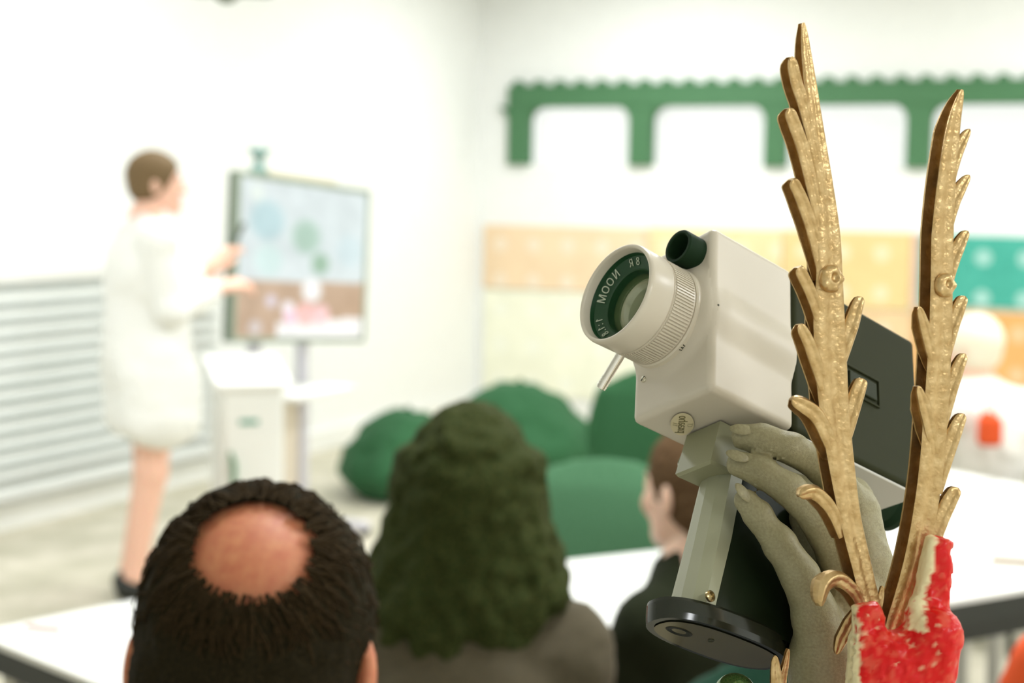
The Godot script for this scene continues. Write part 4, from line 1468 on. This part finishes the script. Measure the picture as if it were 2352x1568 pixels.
	g.lathe(Transform3D(Basis(Vector3.RIGHT, PI / 2), mm(15, -93, -14.6)), [Vector2(0.0026, 0), Vector2(0.0026, 0.0012), Vector2(0.0018, 0.0016), Vector2(0.0014, 0.0006), Vector2(0, 0.0006)], 24)
	part(footp, "grip_screw", g, mat(rgb(150, 132, 90), 0.25, 0.8), "brass screw")

func quad_ring(x0: float, x1: float, y: float, z0: float, z1: float) -> Array:
	return [mm(x0, y, z0), mm(x1, y, z0), mm(x1, y, z1), mm(x0, y, z1)]

func rounded_ring(x0: float, x1: float, y: float, zc: float, hw: float, power: float) -> Array:
	var a := []
	for k in 40:
		var t := TAU * k / 40.0
		var c := cos(t)
		var s := sin(t)
		a.append(mm((x0 + x1) * 0.5 + signf(c) * pow(absf(c), power) * (x1 - x0) * 0.5, y, zc + signf(s) * pow(absf(s), power) * hw))
	return a

func smooth_band(g: Geo, r0: Array, r1: Array) -> void:
	var m := r0.size()
	var start := g.v.size()
	for k in m + 1:
		var i := k % m
		for r in [r0, r1]:
			var tan_: Vector3 = r[(i + 1) % m] - r[(i + m - 1) % m]
			var along: Vector3 = r1[i] - r0[i]
			var n := tan_.cross(along).normalized()
			var c: Vector3 = (r0[0] + r0[m / 2]) * 0.5
			if n.dot(r[i] - c) < 0: n = -n
			g.vert(r[i], n)
	for k in m:
		var b := start + 2 * k
		g.quad(b, b + 1, b + 3, b + 2)

func cap(g: Geo, r: Array, n: Vector3) -> void:
	g.flat(r, n)

func spine_ring(x: float, y: float, hw: float) -> Array: # a strip with a ridge that runs down the front of the grip
	return [mm(x, y, -29.5), mm(x + 1.2, y, -29.5 + hw * 0.55), mm(x + 4.5, y, -29.5 + hw), mm(x + 12, y, -29.5 + hw), mm(x + 12, y, -29.5 - hw), mm(x + 4.5, y, -29.5 - hw), mm(x + 1.2, y, -29.5 - hw * 0.55)]

# ------------------------------------------------------------------ hand sculpture
func hand_sculpture() -> void:
	var base := at(1890, 1640, 0.752)
	var t := thing("hand_sculpture", "dark grey cast hand and forearm gripping the movie camera", "sculpture", T(base))
	anchor = base
	var lo := Vector3(1e3, 1e3, 1e3)
	var hi := -lo
	for q in [at(1640, 960, 0.70), at(2060, 960, 0.83), at(1640, 1760, 0.70), at(2080, 1760, 0.83), at(1640, 960, 0.83), at(2060, 1760, 0.70)]:
		lo = lo.min(q - base); hi = hi.max(q - base)
	var f := Field.new(lo, hi, 0.0019)
	var k := 0.003
	# index, middle, ring: tips on the grip, knuckles at the right
	f.chain([rel(1706, 1004, 0.772), rel(1752, 1008, 0.770), rel(1818, 1030, 0.768), rel(1900, 1082, 0.772), rel(1966, 1160, 0.780), rel(1985, 1290, 0.775)], [0.0058, 0.0068, 0.0074, 0.0080, 0.0088, 0.0105], k)
	f.chain([rel(1696, 1066, 0.764), rel(1745, 1082, 0.762), rel(1812, 1122, 0.759), rel(1878, 1192, 0.758), rel(1930, 1290, 0.764), rel(1950, 1390, 0.766)], [0.0058, 0.0068, 0.0076, 0.0082, 0.0092, 0.0115], k)
	f.chain([rel(1712, 1148, 0.757), rel(1745, 1186, 0.754), rel(1790, 1248, 0.751), rel(1836, 1320, 0.749), rel(1872, 1410, 0.752), rel(1890, 1480, 0.754)], [0.0054, 0.0064, 0.0076, 0.0086, 0.0105, 0.0125], k)
	# little finger tucked behind the grip, thumb on the far side
	f.chain([rel(1800, 1330, 0.786), rel(1850, 1400, 0.785), rel(1890, 1470, 0.775)], [0.0055, 0.0068, 0.009], k)
	f.chain([rel(1800, 1110, 0.812), rel(1880, 1140, 0.815), rel(1950, 1220, 0.806), rel(1970, 1330, 0.79)], [0.0065, 0.0078, 0.0095, 0.012], k)
	# back of the hand, wrist and forearm
	f.chain([rel(1985, 1180, 0.788), rel(1988, 1300, 0.78), rel(1965, 1410, 0.772), rel(1925, 1500, 0.762), rel(1908, 1640, 0.755), rel(1900, 1760, 0.752)], [0.0075, 0.0105, 0.0135, 0.0155, 0.0165, 0.0185], 0.008)
	f.chain([rel(1900, 1420, 0.768), rel(1895, 1520, 0.760), rel(1895, 1640, 0.755)], [0.011, 0.0145, 0.016], 0.008)
	f.chain([rel(1860, 1190, 0.790), rel(1900, 1300, 0.782)], [0.010, 0.0125], 0.006)
	f.chain([rel(1950, 1150, 0.800), rel(1930, 1260, 0.795), rel(1915, 1380, 0.782)], [0.012, 0.0145, 0.0145], 0.008)
	# creases at the joints and small casting flaws
	f.rough(fnoise(14, 120.0), 0.0006)
	f.rough(fnoise(15, 30.0), 0.0010)
	var clay := textured(mat(Color.WHITE, 0.5), 71, 0.05, rgb(138, 132, 100), rgb(172, 165, 130), 22.0, 0.35)
	part(t, "hand", f.geo(), clay)
	for n in [[1703, 986, 0.7668, 0.08], [1694, 1047, 0.7582, 0.3], [1708, 1132, 0.7515, 0.85]]:
		var g := Geo.new()
		var pr := []
		for i in 7:
			var q := i / 6.0
			pr.append(Vector2(0.0042 * cos(q * PI / 2), 0.0011 * sin(q * PI / 2)))
		var nb := cam_xf.basis * Basis(Vector3.BACK, -n[3]) * Basis(Vector3.RIGHT, 0.75)
		g.lathe(Transform3D(nb.scaled_local(Vector3(1.35, 1, 0.8)), rel(n[0], n[1], n[2])), pr, 24, true)
		part(t, "fingernail", g, clay)
	# flared sleeve end that stands on the plinth
	var s := Geo.new()
	var foot := rel(1900, 1720, 0.752)
	s.lathe(T(foot), [Vector2(0, -0.012), Vector2(0.034, -0.012), Vector2(0.034, -0.006), Vector2(0.022, 0.006), Vector2(0.018, 0.012)], 36)
	part(t, "base", s, clay)

# ------------------------------------------------------------------ brass fronds
var brass: StandardMaterial3D

func blade(parent: Node, called: String, pts: Array, widths: Array, d0: float, origin: Vector3, yaw: float, thick: float, curl := 0.0) -> MeshInstance3D:
	# a cast leaf blade along pts (pixels, optional own depth) with a rounded golden face and a hollow back
	var n := 7 * (pts.size() - 1) + 1
	var cv := Curve3D.new()
	var cw := []
	for i in pts.size():
		var p: Array = pts[i]
		cv.add_point(at(p[0], p[1], p[2] if p.size() > 2 else d0) - origin)
	for i in pts.size(): # soften the bends
		var t: Vector3 = cv.get_point_position(mini(i + 1, pts.size() - 1)) - cv.get_point_position(maxi(i - 1, 0))
		cv.set_point_in(i, -t / 6.0); cv.set_point_out(i, t / 6.0)
	var face := Geo.new()
	var side := Geo.new()
	var rf := []
	var rs := []
	var nb := cam_xf.basis * Basis(Vector3.UP, yaw)
	var z := nb.z
	var last_e := cam_xf.basis.x
	for k in n:
		var s := float(k) / (n - 1) * (pts.size() - 1)
		var i := mini(int(s), pts.size() - 2)
		var q := s - i
		var c := cv.sample(i, q)
		var tg := (cv.sample(mini(i, pts.size() - 2), minf(q + 0.05, 1.0)) - cv.sample(i, maxf(q - 0.05, 0.0))).normalized()
		var w: float = lerpf(widths[i], widths[i + 1], q) * 0.5 / 5300.0 / cos(yaw)
		var e := tg.cross(z).normalized()
		var nn := e.cross(tg).normalized()
		if nn.dot(z) < 0: nn = -nn
		if e.dot(cam_xf.basis.x if k == 0 else last_e) < 0: e = -e
		last_e = e
		nn = e.cross(tg).normalized() # keeps the face on the same side round a curl
		if nn.dot(z) < 0: nn = -nn
		var u := (float(k) / (n - 1) - 0.86) / 0.14
		if u > 0.0: w *= sqrt(maxf(1.0 - u * u, 0.03))
		var th := thick * clampf(w / 0.004, 0.35, 1.0)
		var ring := []
		var prof := [[-1.0, -0.12], [-0.86, -0.02], [-0.55, 0.1], [-0.25, 0.06], [0.05, 0.13], [0.38, 0.34], [0.66, 0.2], [0.84, -0.03], [1.0, -0.16]]
		for p in prof: ring.append(c + e * w * p[0] + nn * w * (p[1] as float) * 1.6)
		rf.append(ring)
		# hollow cast: an open channel runs along the left side between the face and the back plate
		rs.append([ring[0], c - e * w * 0.9 - nn * th * 0.2, c + e * w * 0.45 - nn * th * 0.24, c + e * w * 0.45 - nn * th * 0.84, c - e * w * 0.86 - nn * th * 0.88, c - e * w * 0.8 - nn * th, c + e * w * 0.6 - nn * th, c + e * w * 0.96 - nn * th * 0.6, ring[8]])
	sheet(face, rf, z)
	sheet_out(side, rs)
	# close both ends
	for k in [0, n - 1]:
		var poly: Array = rf[k].duplicate()
		for i in [7, 6, 5]: poly.append(rs[k][i])
		var d: Vector3 = (rf[1][4] - rf[0][4]).normalized() * (-1.0 if k == 0 else 1.0) if k == 0 else (rf[n - 1][4] - rf[n - 2][4]).normalized()
		face.flat(poly, d)
	var o := part(parent, called, face, brass)
	part(o, "hollow_back", side, brass)
	return o

func sheet(g: Geo, rings: Array, z: Vector3) -> void: # smooth open sheet facing z
	var m: int = rings[0].size()
	var start := g.v.size()
	for i in rings.size():
		for k in m:
			var t: Vector3 = rings[mini(i + 1, rings.size() - 1)][k] - rings[maxi(i - 1, 0)][k]
			var e: Vector3 = rings[i][mini(k + 1, m - 1)] - rings[i][maxi(k - 1, 0)]
			var n := t.cross(e).normalized()
			if n.dot(z) < 0: n = -n
			g.vert(rings[i][k], n)
	for i in rings.size() - 1:
		for k in m - 1:
			var a := start + i * m + k
			g.quad(a, a + m, a + m + 1, a + 1)

func sheet_out(g: Geo, rings: Array) -> void: # open sheet of flat bands; the back plate (between points 5 and 6) tells which side is out
	var m: int = rings[0].size()
	for i in rings.size() - 1:
		var mid: Vector3 = (rings[i][0] + rings[i][m - 1]) * 0.5
		var back: Vector3 = (rings[i][6] - rings[i][5]).cross(rings[i + 1][5] - rings[i][5])
		var way := 1.0 if back.dot(rings[i][5] - mid) > 0.0 else -1.0
		for k in m - 1:
			var a: Vector3 = rings[i][k]
			var b: Vector3 = rings[i][k + 1]
			var cc: Vector3 = rings[i + 1][k + 1]
			var d: Vector3 = rings[i + 1][k]
			var n := (b - a).cross(d - a)
			if n.length_squared() < 1e-16: n = (cc - b).cross(d - b)
			g.flat([a, b, cc, d], n.normalized() * way)

func rosette(parent: Node, px: float, py: float, d: float, origin: Vector3, r: float) -> void:
	var f := Field.new(Vector3(-2, -2, -2) * r, Vector3(2, 2, 2) * r, r * 0.12)
	f.ball(Vector3.ZERO, Vector3(r, r * 1.1, r * 0.6), r * 0.3)
	f.ball(Vector3(r * 0.15, r * 0.1, r * 0.6), Vector3(r * 0.35, r * 0.4, r * 0.4), r * 0.15, Basis.IDENTITY, true)
	for i in 5:
		var a := TAU * i / 5.0
		f.ball(Vector3(cos(a), sin(a), 0.25) * r * 0.75, Vector3.ONE * r * 0.34, r * 0.15)
	var o := part(parent, "rosette", f.geo(), brass)
	o.transform = Transform3D(cam_xf.basis * Basis(Vector3.UP, 0.35), at(px, py, d) - origin)

func fronds() -> void:
	brass = textured(mat(Color.WHITE, 0.36, 0.8), 81, 0.03, rgb(180, 146, 94), rgb(230, 202, 152), 9.0, 0.4)
	# --- left frond
	var o := at(2030, 1480, 0.715)
	var t := thing("brass_frond", "tall cast brass frond in front of the camera body, its leaflets on the left", "ornament", T(o), "pair of brass fronds")
	var D := 0.715
	var yaw := 0.66
	blade(t, "stem", [[2022, 1470, 0.712], [2006, 1400], [1982, 1300], [1956, 1190], [1938, 1080], [1922, 960], [1913, 850], [1908, 740], [1908, 640], [1906, 540], [1897, 440], [1884, 340], [1871, 245], [1857, 145], [1846, 52]], [44, 44, 46, 50, 60, 70, 76, 76, 64, 56, 44, 36, 30, 28, 26], D, o, yaw, 0.0085)
	var left := [
		[[[1898, 470], [1876, 360], [1851, 250], [1832, 190], [1819, 130]], [16, 24, 26, 26, 24]],
		[[[1893, 560], [1872, 450], [1848, 345], [1829, 290], [1813, 248]], [18, 26, 28, 28, 26]],
		[[[1893, 640], [1872, 540], [1848, 468], [1834, 436], [1822, 412]], [20, 28, 28, 26, 24]],
		[[[1900, 800], [1884, 725], [1865, 672], [1850, 640], [1836, 613]], [20, 26, 26, 26, 24]],
		[[[1908, 935], [1893, 880], [1874, 825], [1858, 782], [1838, 744]], [22, 28, 28, 26, 22]],
		[[[1920, 1050], [1903, 1000], [1880, 955], [1852, 932], [1820, 916]], [24, 32, 32, 30, 22]],
		[[[1938, 1230], [1918, 1180], [1898, 1150], [1870, 1130], [1836, 1138]], [22, 26, 28, 28, 20]],
		[[[1982, 1390], [1960, 1352], [1928, 1330], [1900, 1345], [1886, 1392]], [22, 26, 30, 30, 18]],
	]
	for i in left.size():
		var pts: Array = left[i][0]
		var q := []
		for k in pts.size(): q.append([pts[k][0], pts[k][1], D - 0.0012 - 0.0022 * k])
		blade(t, "leaflet", q, left[i][1], D, o, yaw, 0.0085, -1.0)
	for r in [[[[1914, 870], [1938, 800], [1958, 745], [1972, 700], [1980, 682]], [40, 42, 38, 30, 20]], [[[1922, 1055], [1944, 985], [1962, 930], [1976, 890], [1984, 870]], [44, 46, 42, 36, 28]], [[[2010, 1430], [2019, 1400], [2025, 1372], [2028, 1345]], [16, 18, 16, 8]]]:
		var pts: Array = r[0]
		var q := []
		for k in pts.size(): q.append([pts[k][0], pts[k][1], D + 0.0012 + 0.0006 * k])
		blade(t, "leaflet", q, r[1], D, o, 0.3, 0.005)
	blade(t, "leaflet", [[1975, 1395, 0.722], [1955, 1430, 0.722], [1935, 1470, 0.722], [1922, 1503, 0.722]], [18, 30, 30, 12], D, o, 0.3, 0.005)
	rosette(t, 1908, 640, D - 0.0035, o, 0.0055)
	# --- right frond
	o = at(2045, 1480, 0.715)
	t = thing("brass_frond", "shorter cast brass frond at the right, its leaflets pointing right", "ornament", T(o), "pair of brass fronds")
	blade(t, "stem", [[2046, 1480, 0.712], [2060, 1430], [2084, 1360], [2108, 1270], [2128, 1170], [2142, 1070], [2151, 960], [2158, 850], [2163, 740], [2165, 640], [2167, 540], [2174, 440], [2184, 350], [2196, 270], [2211, 206]], [40, 46, 52, 54, 58, 60, 60, 58, 56, 54, 54, 46, 38, 32, 26], D, o, yaw, 0.0085)
	for r in [[[[2152, 850], [2139, 800], [2126, 748], [2112, 704]], [18, 24, 24, 12]], [[[2148, 1040], [2138, 985], [2126, 935], [2110, 886]], [18, 26, 26, 12]]]:
		var pts: Array = r[0]
		var q := []
		for k in pts.size(): q.append([pts[k][0], pts[k][1], D - 0.001 - 0.0022 * k])
		blade(t, "leaflet", q, r[1], D, o, yaw, 0.0085, -1.0)
	for r in [
		[[[2176, 430], [2192, 370], [2210, 328], [2228, 296]], [36, 36, 28, 12]],
		[[[2170, 535], [2189, 470], [2208, 432], [2227, 402]], [38, 38, 30, 14]],
		[[[2167, 675], [2186, 610], [2206, 562], [2223, 530]], [40, 38, 32, 18]],
		[[[2162, 845], [2182, 770], [2202, 714], [2217, 680]], [40, 40, 34, 24]],
		[[[2157, 990], [2180, 910], [2200, 852], [2217, 812]], [40, 40, 34, 22]],
		[[[2148, 1130], [2174, 1050], [2196, 990], [2214, 950]], [42, 42, 38, 24]],
		[[[2128, 1290], [2156, 1210], [2180, 1158], [2201, 1120]], [44, 44, 40, 30]]]:
		var pts: Array = r[0]
		var q := []
		for k in pts.size(): q.append([pts[k][0], pts[k][1], D + 0.0012 + 0.0006 * k])
		blade(t, "leaflet", q, r[1], D, o, 0.3, 0.005)
	rosette(t, 2170, 655, D - 0.003, o, 0.0048)
	# small brass leaf by the grip foot
	o = at(1784, 1640, 0.735)
	t = thing("brass_leaf", "small crumpled brass leaf beside the forearm below the grip", "ornament", T(o))
	blade(t, "blade", [[1796, 1810, 0.735], [1792, 1680, 0.735], [1788, 1580, 0.735], [1784, 1540, 0.735], [1781, 1505, 0.735]], [26, 34, 34, 26, 14], 0.735, o, 0.3, 0.004)
	blade(t, "fold", [[1800, 1640, 0.737], [1798, 1570, 0.737], [1806, 1525, 0.737], [1812, 1490, 0.737]], [16, 18, 12, 6], 0.737, o, 0.9, 0.004)

# ------------------------------------------------------------------ red ornament
func red_ornament() -> void:
	var o := at(2070, 1650, 0.70)
	var t := thing("red_ornament", "glossy red and cream lumpy sculpted piece at the foot of the brass fronds", "ornament", T(o))
	var D := 0.70
	anchor = o
	var lo := Vector3(1e3, 1e3, 1e3)
	var hi := -lo
	for q in [at(1930, 1200, 0.66), at(2250, 1200, 0.74), at(1930, 1860, 0.74), at(2250, 1860, 0.66), at(1930, 1860, 0.66), at(2250, 1200, 0.66)]:
		lo = lo.min(q - o); hi = hi.max(q - o)
	var f := Field.new(lo, hi, 0.0017)
	var cb := cam_xf.basis
	# left slab
	f.brick(rel(1995, 1430, D), Vector3(0.0062, 0.0085, 0.006), 0.003, 0.002, cb * Basis(Vector3.BACK, 0.12))
	f.brick(rel(2006, 1530, D), Vector3(0.0095, 0.013, 0.009), 0.004, 0.006, cb)
	f.brick(rel(2012, 1690, D), Vector3(0.010, 0.026, 0.010), 0.004, 0.006, cb)
	# right slab, leaning right
	f.brick(rel(2140, 1330, D + 0.004), Vector3(0.0058, 0.0185, 0.006), 0.003, 0.003, cb * Basis(Vector3.BACK, -0.2))
	f.brick(rel(2150, 1350, D + 0.004), Vector3(0.0056, 0.012, 0.006), 0.003, 0.003, cb * Basis(Vector3.BACK, -0.08))
	f.brick(rel(2110, 1440, D), Vector3(0.006, 0.010, 0.006), 0.003, 0.006, cb * Basis(Vector3.BACK, -0.3))
	# round boss and body
	f.ball(rel(2152, 1458, D - 0.006), Vector3(0.0112, 0.0112, 0.0105), 0.0025, cb)
	f.ball(rel(2105, 1510, D - 0.001), Vector3(0.0125, 0.0105, 0.010), 0.006, cb)
	f.brick(rel(2095, 1650, D), Vector3(0.0165, 0.032, 0.012), 0.007, 0.008, cb)
	f.brick(rel(2070, 1560, D), Vector3(0.017, 0.012, 0.009), 0.005, 0.008, cb)
	# jagged edge of the right slab and pitted surface
	for i in 7:
		f.ball(rel(2178 - i * 2, 1262 + i * 24, D + 0.003), Vector3(0.0022, 0.0016, 0.003), 0.001, cb, i % 2 == 0)
	for i in 6:
		f.ball(rel(1958, 1420 + i * 26, D - 0.002), Vector3(0.0018, 0.0014, 0.003), 0.001, cb, true)
	f.rough(fnoise(91, 160.0), 0.0011)
	f.rough(fnoise(92, 420.0), 0.0008)
	var rg := f.geo()
	var n1 := fnoise(93, 150.0)
	var n2 := fnoise(94, 420.0)
	var to_slab := Transform3D(cb, rel(2118, 1300, D)).affine_inverse() # own axes at the right slab
	var red := Color(0.72, 0.006, 0.004)
	var cream := Color(0.93, 0.80, 0.48)
	var pink := Color(0.78, 0.08, 0.045)
	for i in rg.v.size():
		var p := rg.v[i]
		var c := to_slab * p * 5400.0
		var v := n1.get_noise_3dv(p) * 0.7 + n2.get_noise_3dv(p) * 0.5
		# rind: a cream layer along the left faces of both slabs
		var edge := 0.0
		if c.y > -140.0 and c.x > -68.0: edge = 1.0 - absf(c.x - 4.0 - c.y * 0.22) / 26.0
		edge = maxf(edge, 1.0 - (c.x + 168.0) / 26.0)
		var mix := clampf(edge * 1.6 + v * 0.8 - 0.1, 0.0, 1.0)
		if n2.get_noise_3dv(p * Vector3(0.5, 1.1, 0.5) + Vector3(3, 1, 2)) > 0.46 and c.x < 40.0: mix = maxf(mix, 0.52)
		rg.col[i] = red.lerp(pink, clampf((v - 0.02) * 4.0, 0.0, 1.0)).lerp(cream, smoothstep(0.35, 0.7, mix))
	var m := mat(Color.WHITE, 0.42, 0.0, 0.35)
	m.vertex_color_use_as_albedo = true
	m.clearcoat_enabled = true
	m.clearcoat = 0.15
	m.clearcoat_roughness = 0.2
	part(t, "body", rg, m)
	var g := Geo.new()
	var a: Vector3 = rel(2172, 1300, D + 0.006)
	var pts := [rel(2172, 1294, D + 0.006), rel(2178, 1312, D + 0.006), rel(2180, 1336, D + 0.006)]
	g.tube(pts, [0.0008, 0.0014, 0.0006], 8)
	part(t, "leaf", g, mat(rgb(110, 112, 60), 0.5), "small olive leaf")
	# green glass bauble, only its top shows
	var bo := at(1690, 1640, 0.74)
	var bt := thing("glass_bauble", "green iridescent glass ball whose top shows below the grip", "bauble", T(bo))
	var bg := Geo.new()
	var r := 0.0098
	bg.lathe(T(at(1688, 1596, 0.74) - bo), sphere_profile(r, 16), 36, true)
	var gm := textured(mat(Color.WHITE, 0.12, 0.6), 97, 0.03, rgb(20, 90, 40), rgb(150, 150, 90), 60.0)
	part(bt, "ball", bg, gm)
	var cg := Geo.new()
	cg.lathe(T(at(1688, 1596, 0.74) - bo + Vector3(0, -r - 0.003, 0)), [Vector2(0, -0.027), Vector2(0.008, -0.027), Vector2(0.008, -0.024), Vector2(0.003, -0.02), Vector2(0.003, 0.0), Vector2(0.005, 0.005)], 20)
	part(bt, "collar", cg, brass)

func plinth() -> void:
	var top := at(1930, 1735, 0.745)
	top.y = at(1900, 1720, 0.752).y - 0.0121
	var t := thing("display_plinth", "dark display plinth carrying the hand sculpture", "plinth", T(Vector3(top.x, 0, top.z)))
	var h := top.y
	var g := Geo.new()
	g.box(T(Vector3(0, h - 0.012, 0)), Vector3(0.14, 0.024, 0.15), 0.003)
	part(t, "top_board", g, M.black)
	g = Geo.new()
	g.box(T(Vector3(0, h * 0.5 - 0.012, 0)), Vector3(0.1, h - 0.064, 0.09), 0.004)
	part(t, "column", g, mat(rgb(40, 42, 38), 0.6))
	g = Geo.new()
	g.box(T(Vector3(0, 0.02, 0)), Vector3(0.22, 0.04, 0.2), 0.006)
	part(t, "foot", g, M.black)
